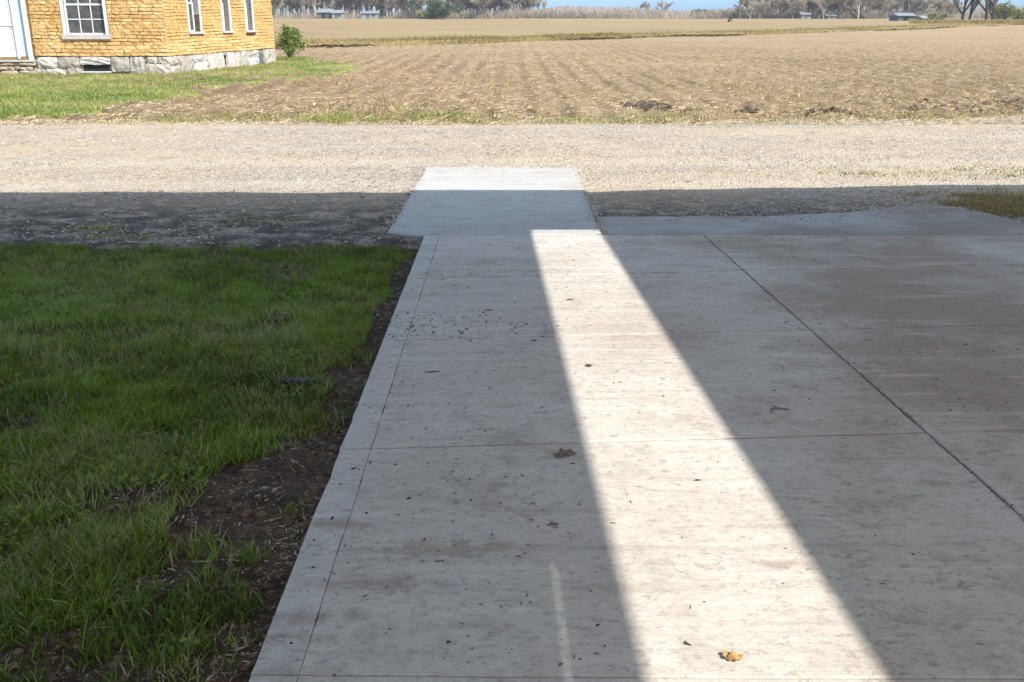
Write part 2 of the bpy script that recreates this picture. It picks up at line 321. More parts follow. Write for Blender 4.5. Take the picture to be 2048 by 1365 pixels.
# ------------------------------------------------------------ concrete
def line(p, q): a = gp(*p); c = gp(*q); return (a, c)
def isect(l, m):
    (x1, y1), (x2, y2) = l; (x3, y3), (x4, y4) = m
    d = (x1-x2)*(y3-y4)-(y1-y2)*(x3-x4); a = x1*y2-y1*x2; c = x3*y4-y3*x4
    return ((a*(x3-x4)-(x1-x2)*c)/d, (a*(y3-y4)-(y1-y2)*c)/d)
L0 = line((845, 480), (495, 1365)); L1 = line((876, 480), (652, 1180)); L2 = line((1412, 475), (2048, 1037))
LR = ((9.0, -6.0), (9.0, 20.0))
T0 = ((-5, YC), (9, YC)); T1 = line((850, 556), (1250, 547)); T2 = line((780, 681), (1620, 660)); T3 = line((690, 898), (1400, 878)); T4 = line((600, 1350), (1900, 1357))
T5 = ((-5, T4[0][1]-1.35), (9, T4[0][1]-1.35)); T6 = ((-5, T5[0][1]-1.35), (9, T5[0][1]-1.35)); T7 = ((-5, -6.0), (9, -6.0))
sub = [(isect(L0, T7)), (9, -6), (9, YC), isect(L0, T0)]
pv = MB(); pv.poly([(x+(.03 if i in (0, 3) else 0), y, hzf(y)-.05) for i, (x, y) in enumerate(sub)])
pave = tag(pv.build('concrete_apron', M['joint']), 'sloping concrete apron of joined slabs', kind='structure')
def wob(x, y, amp, key): return (amp*float(fbm(x, y, 3.1, key, 5)), amp*float(fbm(x, y, 3.1, key+50, 5)))
def panel(corners, gaps, amps, keys, mat, parent, name='slab_panel', zoff=0.0, th=.14, bev=.006):
    """corners anticlockwise; per edge the joint width, wobble size and wobble key"""
    ring = []; n = len(corners)
    def edgeline(i):
        (x1, y1), (x2, y2) = corners[i], corners[(i+1) % n]
        L = math.hypot(x2-x1, y2-y1); nx, ny = -(y2-y1)/L, (x2-x1)/L
        g = gaps[i]/2; return ((x1+nx*g, y1+ny*g), (x2+nx*g, y2+ny*g)), (nx, ny), L
    E = [edgeline(i) for i in range(n)]
    cs = [isect(E[i-1][0], E[i][0]) for i in range(n)]
    for i in range(n):
        a, c = cs[i], cs[(i+1) % n]; k = max(2, int(E[i][2]/.05))
        for j in range(k):
            t = j/k; x = a[0]+(c[0]-a[0])*t; y = a[1]+(c[1]-a[1])*t
            w_ = math.sin(math.pi*min(1, min(t, 1-t)*8)/2) if j else 0
            ox, oy = wob(x, y, amps[i]*w_, keys[i]); nx, ny = E[i][1]; ax_, ay_ = (nx, ny) if (nx > 0 if abs(nx) > abs(ny) else ny > 0) else (-nx, -ny)
            d = ox; chip = max(0, float(fbm(x, y, 9, keys[i]+7, 3))-.33)*.018*w_ if keys[i] != 31 else max(0, float(fbm(x, y, 14, 38, 3))-.12)*.009*w_
            bv = .22 if keys[i] == 31 else 1.0; ring.append((x+ax_*d+nx*chip, y+ay_*d+ny*chip, nx*bv, ny*bv))
    N = len(ring); V = []; F = []
    for lvl, (ins, dz) in enumerate(((bev, 0), (bev*.25, -bev*.35), (0, -bev), (0, -th))):
        for (x, y, nx, ny) in ring: V.append((x+nx*ins, y+ny*ins, hzf(y)+zoff+dz))
    F.append(tuple(range(N)))
    for l in range(3):
        for i in range(N): F.append((l*N+i, (l+1)*N+i, (l+1)*N+(i+1) % N, l*N+(i+1) % N))
    cx = sum(c[0] for c in corners)/n; cy = sum(c[1] for c in corners)/n
    V = [(x-cx, y-cy, z) for x, y, z in V]
    me = pymesh(name, V, F, mat); return link(name, me, parent, (cx, cy, 0))
TT = [T0, T1, T2, T3, T4, T5, T6, T7]
cols = [(L0, L1, 0, 1, 'border'), (L1, L2, 1, 2, 'concrete')]
gl = {0: (0, .003), 1: (.0006, .005), 2: (.009, .005), 3: (.008, .006), 9: (0, .01)}
for j in range(7):
    tn, tf = TT[j+1], TT[j]; tw = .012
    for (la, lb, ka, kb, mt) in cols:
        C = [isect(la, tn), isect(lb, tn), isect(lb, tf), isect(la, tf)]
        wl = [.003 if j >= 3 else .014, gl[kb][0], .003 if j >= 4 else .014, gl[ka][0]]
        panel(C, wl, [.006, gl[kb][1], .006 if j else .0, gl[ka][1]], [10+j+1, 30+kb, 10+j, 30+ka], M[mt], pave)
    if j > 0:
        C = [isect(L2, tn), isect(LR, tn), isect(LR, tf), isect(L2, tf)]
        panel(C, [.009, 0, .009, .009], [.008, .0, .008, .008], [10+j+1, 99, 10+j, 32], M['concrete'], pave)
    else:
        a0 = gp(1794, 471); a0 = (a0[0], YC); a1 = isect(line((1794, 471), (1990, 523)), T1)
        c0 = isect(L2, T1); c1 = isect(L2, T0)
        panel([c0, a1, a0, c1], [.009, .005, 0, .009], [.008, .006, 0, .008], [11, 33, 10, 32], M['concrete'], pave)
        panel([a1, isect(LR, T1), isect(LR, T0), a0], [.009, 0, 0, .005], [.008, 0, 0, .006], [11, 99, 10, 33], M['concrete'], pave)
pc = [gp(p, q) for p, q in ((775, 462.5), (845, 472), (1205, 470), (1176, 398), (1155, 336), (852, 334))]
pc[1] = (pc[1][0], YC+.002); pc[2] = (pc[2][0], YC+.002)
path = tag(link('concrete_path', None), None, kind='structure')
bpy.data.objects.remove(path)
def slab_struct(name, corners, mat, label, z, key, amp=.02):
    o = panel(corners, [0]*len(corners), [amp if not (name == 'concrete_edge_strip' and i_ == 0) else .0 for i_ in range(len(corners))], [key+i for i in range(len(corners))], mat, None, name, z, .14, .02)
    return tag(o, label, kind='structure')
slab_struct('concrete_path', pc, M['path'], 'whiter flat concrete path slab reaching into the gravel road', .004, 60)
ap = [(pc[2][0]+.004, YC+.002)]+[(9, YC+.002)]+[gp(p, q) for p, q in ((2300, 455), (2048, 445), (1921, 414), (1848, 407), (1700, 424), (1555, 431), (1350, 433), (1191, 434))]
ap[1] = (7.5, YC+.002)
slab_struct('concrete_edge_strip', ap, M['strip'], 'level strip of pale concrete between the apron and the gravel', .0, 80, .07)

# ------------------------------------------------------------ scattered stuff
def rot_frames(n):
    a = rng.random(n)*2*np.pi; return np.cos(a), np.sin(a)
def blades(name, x, y, z, h, wd, lean, mat, tint, label, kind='stuff', curl=1.0):
    n = len(x); ca, sa = rot_frames(n); lx, ly = rot_frames(n); lean = lean*h
    V = np.zeros((n, 5, 3))
    for i, (t, wk) in enumerate(((0, 1), (0, 1), (.55, .75), (.55, .75), (1, 0))):
        s = (-1 if i in (0, 2) else 1) if i < 4 else 0
        V[:, i, 0] = x+ca*wd*.5*wk*s+lx*lean*t**1.8; V[:, i, 1] = y+sa*wd*.5*wk*s+ly*lean*t**1.8
        V[:, i, 2] = z+h*np.sqrt(np.maximum(.02, 1-(lean/h*.75)**2))*t
    b0 = np.arange(n)*5; F = np.concatenate([np.stack([b0, b0+1, b0+2], -1), np.stack([b0+1, b0+3, b0+2], -1), np.stack([b0+2, b0+3, b0+4], -1)])
    me = npmesh(name, V.reshape(-1, 3), F, mat, np.repeat(tint, 5))
    return tag(link(name, me), label, kind=kind)
def chips(name, x, y, z, ln, wd, mat, tint, label, tilt=.35, curl=.25, parent=None):
    """lying bent slivers with a roof-like fold so they have body"""
    n = len(x); ca, sa = rot_frames(n); tl = (rng.random(n)-.3)*tilt
    V = np.zeros((n, 6, 3)); k = 0
    for a in (-1, 0, 1):
        for s in (-1, 1):
            al = a*ln*.5; off = s*wd*.5*(1 if a == 0 else .55)
            V[:, k, 0] = x+ca*al-sa*off; V[:, k, 1] = y+sa*al+ca*off
            V[:, k, 2] = z+np.abs(tl)*ln*.5+tl*al+(curl*wd if a == 0 else 0)+(s*wd*.18); k += 1
    b0 = np.arange(n)*6; F = np.concatenate([np.stack([b0, b0+1, b0+3, b0+2], -1), np.stack([b0+2, b0+3, b0+5, b0+4], -1)])
    me = npmesh(name, V.reshape(-1, 3), F, mat, np.repeat(tint, 6))
    return tag(link(name, me, parent), label, kind='stuff')
def stones(name, x, y, z, r, mat, tint, label):
    n = len(x); base = np.array([(1, 0, 0), (0, 1, 0), (-1, 0, 0), (0, -1, 0), (0, 0, .7), (0, 0, -.5)])
    ca, sa = rot_frames(n); V = base[None]*r[:, None, None]*(1+.5*(rng.random((n, 6, 3))-.5)); sx = 1+.5*rng.random(n)
    X = V[:, :, 0]*sx[:, None]; Y = V[:, :, 1]
    P = np.stack([x[:, None]+X*ca[:, None]-Y*sa[:, None], y[:, None]+X*sa[:, None]+Y*ca[:, None], z[:, None]+V[:, :, 2]], -1)
    b0 = np.arange(n)*6; F = np.concatenate([np.stack([b0+i, b0+(i+1) % 4, b0+4], -1) for i in range(4)])
    return tag(link(name, npmesh(name, P.reshape(-1, 3), F, mat, np.repeat(tint, 6))), label, kind='stuff')
def scatter_fan(n, y0, y1, u0, u1, off=1.5, p=1.0):
    """more near, fewer far"""
    t = rng.random(n); y = y0*(y1/y0)**(t**p); x = (u0+(u1-u0)*rng.random(n))*(y+off); return x, y

# lawn
def z_lawn(x, y): return hz(y)-.075+fbm(x, y, 6, 21, 5)*.035+fbm(x, y, 1.1, 22, 3)*.03
ysl = np.linspace(-1.5, YR0+.9, 260)
def lawn_x(X, Y, U): return slabx(Y)+.02-(U**1.5)*9.0
fan('lawn_soil', ysl, 0, 1, 330, z_lawn, M['soil'], 0, 'dark bare soil under the lawn and along the slab edge', lawn_x)
gedge = [(838, 486), (800, 525), (770, 590), (740, 655), (700, 700), (655, 735), (650, 790), (600, 850), (560, 885), (450, 905), (400, 950), (385, 1020), (380, 1075), (300, 1150), (200, 1185), (120, 1205), (140, 1260), (120, 1300), (60, 1340), (-60, 1420)]
GP = [gp(*p) for p in gedge]
GP = [(p[0]-.05, p[1]) for p in GP]
lawn_poly = GP+[(-14, GP[-1][1]-.6), (-14, YR0+.15), (GP[0][0], YR0+.1)]
tufts = [(650, 705, .10, .8), (690, 690, .12, .7), (640, 800, .12, .8), (575, 830, .13, .9), (520, 870, .13, .9), (690, 760, .10, .45), (440, 1065, .10, .5), (395, 1190, .14, .8), (455, 1170, .08, .6), (505, 1075, .07, .6), (380, 1250, .12, .8), (350, 1290, .07, .6), (250, 1200, .12, .8), (300, 1235, .07, .5), (230, 1330, .09, .5), (330, 1340, .07, .5), (300, 1100, .12, .9), (700, 800, .05, .4), (420, 1130, .06, .4), (560, 1000, .06, .3), (180, 1240, .1, .9)]
def grass_density(x, y):
    wx = x+fbm(x, y, 3.2, 31, 4)*.16; wy = y+fbm(x, y, 3.2, 35, 4)*.16
    d = inside(lawn_poly, wx, wy).astype(float)
    bare = np.clip((fbm(x, y, 1.3, 40, 4)-.22)*5, 0, .75); d = d*(1-bare)
    for (px, py) in ((150, 640), (60, 690), (330, 640)):
        cx, cy = gp(px, py); r = np.hypot((x-cx)/.75, (y-cy)/.22); d = d*(1-.6*np.clip(1.3-r, 0, 1))
    for px, py, r0, k in tufts:
        cx, cy = gp(px, py); r = np.hypot(wx-cx, wy-cy)/(r0*.95); d = np.maximum(d, k*.55*np.clip(1.25-r, 0, 1))
    return d*(x < slabx(y)-.03)
def fill_lawn(n, y0, y1, xl):
    y = y0+(y1-y0)*rng.random(n); x = slabx(y)-(xl(y))*rng.random(n)
    k = rng.random(n) < grass_density(x, y); return x[k], y[k]
xs, ys_ = [], []
for (y0, y1, n) in ((1.3, 2.6, 95000), (2.6, 4.2, 95000), (4.2, 6.0, 80000), (6.0, YR0+.2, 60000)):
    a, c = fill_lawn(n, y0, y1, lambda y: y*.56+.55); xs.append(a); ys_.append(c)
x = np.concatenate(xs); y = np.concatenate(ys_); n = len(x)
clump = np.clip(.5+fbm(x, y, 5, 44, 3)*1.8, 0, 1); pale = np.clip(fbm(x, y, 2.2, 47, 3)*1.3, 0, .35); k = rng.random(n) > np.clip(fbm(x, y, 7, 55, 3)*2.2, 0, .8)*(y < 4.5); x, y, clump, pale = x[k], y[k], clump[k], pale[k]; n = len(x)
h = (.022+.038*rng.random(n)+.030*clump)*(1+.2*(rng.random(n) < .04)); tint = np.clip(.12+.55*rng.random(n)+.10*np.clip(2.4-np.abs(y-5.0), -1, 1)+.40*fbm(x, y, .9, 50, 3)+.35*fbm(x, y, 5, 57, 2)+pale*.6, 0, .87)
tint = np.where(rng.random(n) < .06+.26*np.clip(fbm(x, y, 1.6, 52, 3)*3, 0, 1), .9+.1*rng.random(n), tint)
blades('lawn_grass', x, y, z_lawn(x, y)-.004, h, .0035+.003*rng.random(n), .25+.75*rng.random(n), M['grass'], tint, 'green lawn grass left of the slab in shade')
m = 60; cx_ = rng.random(m); cy_ = 1.5+3.2*rng.random(m); q = rng.integers(0, m, 2600); y = cy_[q]+rng.normal(0, .06, 2600); x = slabx(cy_[q])-(cy_[q]*.5+.3)*(.25+.75*cx_[q])+rng.normal(0, .09, 2600)
k = grass_density(x, y) > .35; x, y = x[k], y[k]; n = len(x)
blades('long_grass', x, y, z_lawn(x, y), .06+.07*rng.random(n), .004+.004*rng.random(n), 1.0+.3*rng.random(n), M['grass'], .55+.32*rng.random(n), 'longer pale flattened grass in patches of the shaded lawn')
n = 30000; y = 1.4+5.5*rng.random(n); x = slabx(y)-(y*.56+.5)*rng.random(n); k = (grass_density(x, y) > .4) & (rng.random(n) < np.clip(fbm(x, y, 1.9, 181, 4)*4-.25, 0, 1)); x, y = x[k], y[k]; n = len(x)
chips('clover_leaves', x, y, z_lawn(x, y)+.018+.03*rng.random(n), .012+.012*rng.random(n), .009+.008*rng.random(n), M['grass'], .15+.55*rng.random(n), 'small round leaved clover and weeds mixed into the shaded lawn', .9)
# dirt debris
n = 75000; y = 1.3+(YR0-1.1)*rng.random(n)**1.3; x = slabx(y)-.0-(1.9)*rng.random(n)**1.4*(1-.6*(y-1.3)/(YR0-1.3))
k = (rng.random(n) < .15+.85*(grass_density(x, y) < .3)); x, y = x[k], y[k]; n = len(x)
k = rng.random(n) < np.clip(.55+fbm(x, y, 2.4, 61, 4)*2.6, .12, 1); x, y = x[k], y[k]; n = len(x)
chips('wood_chips', x, y, z_lawn(x, y)+.004, .005+.026*rng.random(n)**3, .002+.004*rng.random(n), M['chips'], np.clip(rng.random(n)**1.7+.6*fbm(x, y, 3.5, 66, 3), 0, 1), 'dry plant litter and chips on the bare soil')
n = 260; y = 1.3+(YR0-1.3)*rng.random(n)**1.3; x = slabx(y)-.01-1.2*rng.random(n)**1.3
k = grass_density(x, y) < .4; x, y = x[k], y[k]; n = len(x)
stones('soil_pebbles', x, y, z_lawn(x, y)+.003, .004+.008*rng.random(n)**2, M['stone_bits'], .7*rng.random(n), 'small pebbles and clods in the soil strip')
n = 16000; y = 1.3+(YR0-1.3)*rng.random(n)**1.3; x = slabx(y)-.01-1.7*rng.random(n)**1.3
k = (grass_density(x, y) < .35) & (rng.random(n) < np.clip(.5+fbm(x, y, 3, 191, 4)*1.8, .1, 1)); x, y = x[k], y[k]; n = len(x)
stones('soil_crumbs', x, y, z_lawn(x, y)+.002, .004+.016*rng.random(n)**2.5, M['chips'], .45*rng.random(n)**1.5, 'dark crumbs and clods of the bare soil strip')
# fallen stems in the lawn
n = 130; y = 1.4+4.5*rng.random(n); x = slabx(y)-(y*.56+.4)*rng.random(n)
chips('dry_stems', x, y, z_lawn(x, y)+.035, .03+.07*rng.random(n), .002+.002*rng.random(n), M['straw'], .1+.6*rng.random(n), 'dry straw coloured stems lying in the lawn', .5)

# gravel
n = 60000; x, y = scatter_fan(n, YR0, YR1+.6, -.62, .62)
k = ~inside([(p[0], p[1]) for p in pc], x, y) & (~inside(ap, x, y+.55*rng.random(n)**1.6) | ((y < YC+.3) & (x > 0))*False) & ((y > YC) | (x < slabx(y)-.02)) & (rng.random(n) < np.clip(.55+fbm(x, y, .8, 71, 4)*1.6, .1, 1)); x, y = x[k], y[k]; n = len(x)
stones('road_gravel', x, y, np.where(inside(ap, x, y), .003, z_road(x, y)+.001), .004+.012*rng.random(n)**3, M['stone_bits'], rng.random(n), 'loose crushed stone over the farm road')
n = 9000; x, y = scatter_fan(n, YR0, YR1+.6, -.62, .62)
k = ~inside([(p[0], p[1]) for p in pc], x, y) & ~inside(ap, x, y) & ((y > YC) | (x < slabx(y)-.02)) & (rng.random(n) < np.clip(.2+fbm(x, y, .6, 73, 4)*2.4, .02, 1)); x, y = x[k], y[k]; n = len(x)
chips('road_litter', x, y, z_road(x, y)+.006, .02+.06*rng.random(n)**2, .006+.008*rng.random(n), M['chips'], rng.random(n)*.9, 'dry plant litter scattered over the gravel road')
n = 16000; x, y = scatter_fan(n, YC-.1, YR1+.6, -.62, .62)
k = ~inside([(p[0], p[1]) for p in pc], x, y) & ~inside(ap, x, y) & ((y > YC) | (x < slabx(y)-.02)) & (rng.random(n) < np.clip(.35+fbm(x, y, 1.1, 171, 4)*2.2, .03, 1)); x, y = x[k], y[k]; n = len(x)
chips('road_straw', x, y, z_road(x, y)+.006, .02+.07*rng.random(n)**2, .004+.006*rng.random(n), M['straw'], rng.random(n), 'bits of straw and bark trodden into the gravel road')
X = []; Y = []
for a_, b_ in ((pc[2], pc[3]), (pc[3], pc[4]), (pc[4], pc[5]), (pc[5], pc[0])):
    t = rng.random(420); X.append(a_[0]+(b_[0]-a_[0])*t); Y.append(a_[1]+(b_[1]-a_[1])*t)
x = np.concatenate(X)+rng.normal(0, .035, 1680); y = np.concatenate(Y)+rng.normal(0, .05, 1680)
stones('path_edge_gravel', x, y, 0*x+.004, .004+.011*rng.random(1680)**2, M['stone_bits'], rng.random(1680), 'gravel spilled along the edges of the concrete path')
# dry and green weeds along the road's far edge and at the right
def weeds(name, spots, n, h0, mat, label, tmul=1.0):
    X = []; Y = []
    for (px, py, rx, ry, wgt) in spots:
        cx, cy = gp(px, py); m = int(n*wgt); X.append(cx+rng.normal(0, rx, m)); Y.append(cy+rng.normal(0, ry, m))
    x = np.concatenate(X); y = np.concatenate(Y); k = ~inside([(p[0], p[1]) for p in pc], x, y) & ~inside(ap, x, y) & (rng.random(len(x)) < np.clip(.6+fbm(x, y, 3, 81, 3)*1.8, .05, 1)); x, y = x[k], y[k]; m = len(x)
    z = np.where(y > YR1+.8, z_field(x, y), z_road(x, y))
    return blades(name, x, y, z, h0*(.4+.8*rng.random(m)), .006+.010*rng.random(m), .3+.7*rng.random(m), mat, np.clip(rng.random(m)*tmul, 0, 1), label)
weeds('verge_grass', [(640, 235, .9, .35, 1.2), (700, 240, .5, .2, .8), (850, 232, .8, .25, .9), (960, 243, .5, .15, .4), (1180, 243, .8, .2, .6), (1250, 240, .4, .2, .5), (420, 235, .6, .3, .5), (1340, 232, .5, .3, .3), (330, 240, .6, .2, .3), (1800, 235, .9, .2, .4), (1540, 243, .7, .2, .3)], 1500, .10, M['grass_sun'], 'patchy green weeds along the far edge of the gravel road', 1.1)
weeds('corner_grass', [(1960, 405, .25, .22, 1.5), (2030, 420, .3, .25, 1.5), (1900, 388, .2, .12, .7), (2080, 400, .4, .35, 1.5)], 1900, .04, M['drygrass'], 'short grass patch in shade beside the concrete at the right edge', .95)
weeds('road_weeds', [(1960, 345, .8, .18, 1.1), (1990, 335, .6, .2, .7), (1640, 330, .5, .12, .3), (1740, 345, .4, .1, .3), (160, 452, .28, .06, .4), (480, 440, .4, .12, .35), (240, 470, .25, .06, .2), (1500, 330, .6, .06, .15), (30, 325, .5, .1, .3)], 700, .035, M['grass_sun'], 'thin low weeds growing through the gravel road', 1.1)

# yard grass by the house
yl_px = [(-200, 245), (0, 236), (100, 234), (180, 222), (260, 205), (330, 196), (400, 178), (480, 170), (560, 162), (640, 150), (720, 140), (700, 128), (600, 118), (560, 112), (300, 112), (-300, 112)]
YL = [flat(*p) for p in yl_px]
def lawn_mask(x, y): return inside(YL, x+fbm(x, y, .8, 91, 4)*1.1, y+fbm(x, y, .8, 95, 4)*1.1)
yy = np.linspace(15.5, 44, 170)
def z_yard(x, y): return np.where(lawn_mask(x, y), .03+fbm(x, y, 1.2, 97, 3)*.05, -.25)
fan('yard_turf', yy, -1.0, .0, 300, z_yard, M['turf'], 1.0, 'patchy green yard in front of the house')
n = 150000; y = 15.5*(44/15.5)**rng.random(n); x = -rng.random(n)*(y*.62+1)+.1*0
k = lawn_mask(x, y) & (rng.random(n) < np.clip(.75+fbm(x, y, .9, 99, 4)*1.2, .1, 1)); x, y = x[k], y[k]; n = len(x)
blades('yard_grass', x, y, .03+fbm(x, y, 1.2, 97, 3)*.05, .03+.08*rng.random(n), .008+.012*rng.random(n), .3+.8*rng.random(n), M['grass_sun'], np.clip(rng.random(n)*.8+.9*fbm(x, y, .7, 101, 4), 0, 1), 'bright green grass in the sunlit yard by the house')

# field stubble
n = 85000; x, y = scatter_fan(n, YR1-.1, 60, -.62, .60, 1.5, 1.25)
k = (rng.random(n) < np.clip(.55+fbm(x, y, .55, 111, 4)*1.3, .1, 1)) & ~(lawn_mask(x, y) & (rng.random(n) < .9)); x, y = x[k], y[k]; n = len(x)
chips('corn_stubble', x, y, np.maximum(z_field(x, y), z_road(x, y)*(y < YR1+1.5)+(-1)*(y >= YR1+1.5))+.008, .04+.13*rng.random(n)**1.8, .006+.012*rng.random(n), M['straw'], rng.random(n), 'pale broken corn stalks lying over the tilled field', .5)
n = 26000; x, y = scatter_fan(n, YR1+.5, 48, -.62, .60, 1.5, 1.3); k = (rng.random(n) < np.clip(.4+fbm(x, y, .45, 121, 4)*1.8, .02, 1)) & ~lawn_mask(x, y); x, y = x[k], y[k]; n = len(x)
blades('field_dry_grass', x, y, z_field(x, y), .05+.11*rng.random(n), .010+.012*rng.random(n), .5+.6*rng.random(n), M['drygrass'], rng.random(n), 'thin dry grass standing in the tilled field')
n = 7000; x, y = scatter_fan(n, YR1+1.6, 21.5, .10, .60, 1.5); k = (rng.random(n) < np.clip(-.05+fbm(x, y, .6, 131, 4)*2.5+np.clip((x-7.5)/9, -.7, .3), 0, 1)*np.clip(1.6-(y-YR1)/9, .1, 1)); x, y = x[k], y[k]; n = len(x)
stones('soil_clods', x, y, z_field(x, y)+.01, .02+.07*rng.random(n)**2.5, M['speck'], rng.random(n), 'dark clods of turned earth near the front of the field')

# bank of rough grass along the ditch
n = 62000; t = rng.random(n); px = -100+2300*rng.random(n); by = np.interp(px, [p[0] for p in ditch_px], [p[1] for p in ditch_px])
d = 1950*EYE/(by-28)*1.0; x = (px-1024)/FPX*d*1.0
y0 = ditch_y(x); wid = 3.0+.05*y0; off = np.abs(rng.normal(0, 1, n))*wid*.5; y = y0+off-.2
k = rng.random(n) < np.clip(.95+fbm(x, y, .12, 141, 4)*1.6, .15, 1); x, y, off = x[k], y[k], off[k]; n = len(x)
blades('ditch_grass', x, y, z_far(x, y)-.02, (.05+.24*rng.random(n)**1.5)*(1+1.1*fbm(x, y, .2, 143, 4)), .02+.02*rng.random(n)+y*.00018, .3+.6*rng.random(n), M['drygrass'], np.clip(rng.random(n)*.8+fbm(x, y, .08, 145, 3)*.8, 0, 1), 'rough olive and straw coloured grass along the ditch bank')
n = 9000; px = 450+1700*rng.random(n); by = np.interp(px, [p[0] for p in ditch_px], [p[1] for p in ditch_px]); x = (px-1024)/FPX*1950*EYE/(by-28); y = ditch_y(x)-.35-.5*rng.random(n)
k = rng.random(n) < np.clip(.2+fbm(x, 0*y, .1, 151, 4)*2.6, .0, 1); x, y = x[k], y[k]; n = len(x)
chips('ditch_shade_bits', x, y, z_field(x, y)+.06, .2+.3*rng.random(n), .05+.08*rng.random(n), M['speck'], rng.random(n), 'dark bits standing in for the shadow line at the foot of the ditch bank')  # dark strip laid as the shade line below the bank

# ------------------------------------------------------------ litter on the concrete
sh = []
def on_apron(n):
    y = 1.5+(YC-1.5)*rng.random(n)**1.0; x = slabx(y)+.03+(5.2)*rng.random(n); return x, y
x, y = on_apron(5200); k = np.abs(x) < y*.56+.35; x, y = x[k], y[k]; n = len(x)
k = rng.random(n) < np.clip(.4+fbm(x, y, 1.1, 161, 4)*1.6, .05, 1); x, y = x[k], y[k]; n = len(x)
chips('apron_litter', x, y, hz(y)+.001, .005+.018*rng.random(n)**3, .003+.006*rng.random(n)**2, M['speck'], rng.random(n), 'tiny dark leaf bits and grit over the concrete', .2)
cx, cy = gp(890, 655); n = 260; x = cx+rng.normal(0, .33, n); y = cy+rng.normal(0, .16, n)
chips('crack_litter', x, y, hz(y)+.001, .006+.022*rng.random(n)**2, .004+.008*rng.random(n)**2, M['speck'], rng.random(n)*.6, 'dark leaf crumbs gathered on the slab near its left crack', .2)
# debris caught in the wide joint
t = rng.random(260); (ax, ay), (bx, by_) = L2; ay2 = 8.2; tt = 1.8+(YC-1.8)*t; x = ax+(bx-ax)*(tt-ay)/(by_-ay)+rng.normal(0, .010, 260); y = tt
chips('joint_litter', x, y, hz(y)+.0, .004+.012*rng.random(260), .003+.003*rng.random(260), M['speck'], rng.random(260), 'crumbs caught in the long joint of the apron', .4)
def leaf(name, px, py, ln, wd, ang, mat, label, cat, k=7, parts=1):
    x, y = gp(px, py); z = hzf(y); ln *= .72; wd *= .62
    b = MB(); r_ = random.Random(px)
    for q in range(parts):
        ox, oy, oa = (0, 0, 0) if q == 0 else (r_.uniform(-.5, .5)*ln, r_.uniform(-.4, .4)*ln, r_.uniform(-1.5, 1.5))
        a = ang+oa; s_ = 1 if q == 0 else r_.uniform(.4, .8); top = []; bot = []
        for i in range(k+1):
            t = i/k; wv_ = wd*s_*math.sin(math.pi*min(.97, t*.94+.03))**.8*r_.uniform(.7, 1.1); al = (t-.5)*ln*s_; zz = .003+.35*wd*s_*abs(math.sin(t*4+q))
            top.append((ox+math.cos(a)*al-math.sin(a)*wv_/2, oy+math.sin(a)*al+math.cos(a)*wv_/2, zz+wv_*.25)); bot.append((ox+math.cos(a)*al+math.sin(a)*wv_/2, oy+math.sin(a)*al-math.cos(a)*wv_/2, zz))
        n0 = len(b.v)
        for tp, bt in zip(top, bot): b.v += [tp, bt, (tp[0], tp[1], tp[2]-.0015), (bt[0], bt[1], bt[2]-.0015)]
        for i in range(k):
            c_ = n0+4*i; b.f += [(c_, c_+4, c_+5, c_+1), (c_+2, c_+3, c_+7, c_+6), (c_, c_+2, c_+6, c_+4), (c_+1, c_+5, c_+7, c_+3)]
    return tag(b.build(name, mat, None, (x, y, z)), label, cat)
leaf('dry_leaf', 1470, 1320, .062, .045, .3, M['leafdry'], 'orange brown crumpled dry leaf low in the sunlit strip', 'leaf', 8, 4)
leaf('leaf_clump', 1178, 733, .05, .02, .2, M['leafdark'], 'small dark clump of leaf bits in the middle of the sunlit strip', 'debris', 6, 4)
leaf('twig', 868, 745, .085, .012, .25, M['leafdark'], 'short dark twig on the shaded slab left of the sunlit strip', 'twig', 7, 2)
leaf('twig', 977, 622, .09, .013, .05, M['leafdark'], 'thin dark twig lying on the shaded slab below the second joint', 'twig', 7, 1)
leaf('curled_leaf', 1105, 1052, .055, .018, .1, M['leafbrown'], 'curled brown leaf on the shaded slab left of the sunlit strip', 'leaf', 7, 2)
leaf('leaf_clump', 1140, 601, .06, .018, .1, M['leafdark'], 'dark leaf scrap near the far part of the sunlit strip', 'debris', 6, 2)
leaf('seed_husk', 1632, 733, .07, .018, .0, simple('pale_husk', (.5, .47, .42)), 'pale husk on the brownish shaded slab right of the strip', 'debris', 7, 1)
leaf('leaf_clump', 1132, 911, .10, .045, .1, M['leafbrown'], 'brown leaf mash at the left edge of the sunlit strip under the third joint', 'debris', 7, 5)
leaf('leaf_scrap', 897, 1287, .02, .014, .4, M['leafdark'], 'tiny black leaf scrap on the shaded slab near the bottom', 'debris', 5, 1)
leaf('leaf_scrap', 942, 1002, .016, .012, 1., M['leafdark'], 'black crumb on the shaded slab between strip and left border', 'debris', 5, 1)
leaf('leaf_scrap', 1375, 1290, .03, .008, -.6, M['leafdark'], 'dark forked scrap just above the dry orange leaf', 'debris', 5, 2)
leaf('leaf_scrap', 1395, 962, .04, .007, .0, M['leafdark'], 'thin dark stem bit in the wide part of the sunlit strip', 'debris', 5, 2)
leaf('twig', 1560, 820, .12, .016, -.1, simple('olive_twig', (.16, .12, .06)), 'brown flattened twig on the shaded slab right of the strip', 'twig', 8, 3)
# flat black object lying in the lawn
x, y = gp(600, 744); b = MB()
b.box(-.115, .115, -.04, .04, 0, .016); b.box(-.103, .103, -.032, .032, .016, .022)
for i in range(5): b.box(-.09+i*.04, -.075+i*.04, -.026, .026, .022, .026)
tag(b.build('drain_cover', M['blackplastic'], None, (x, y, float(z_lawn(x, y))+.012)), 'small flat black plastic cover lying in the grass near the slab', 'cover')

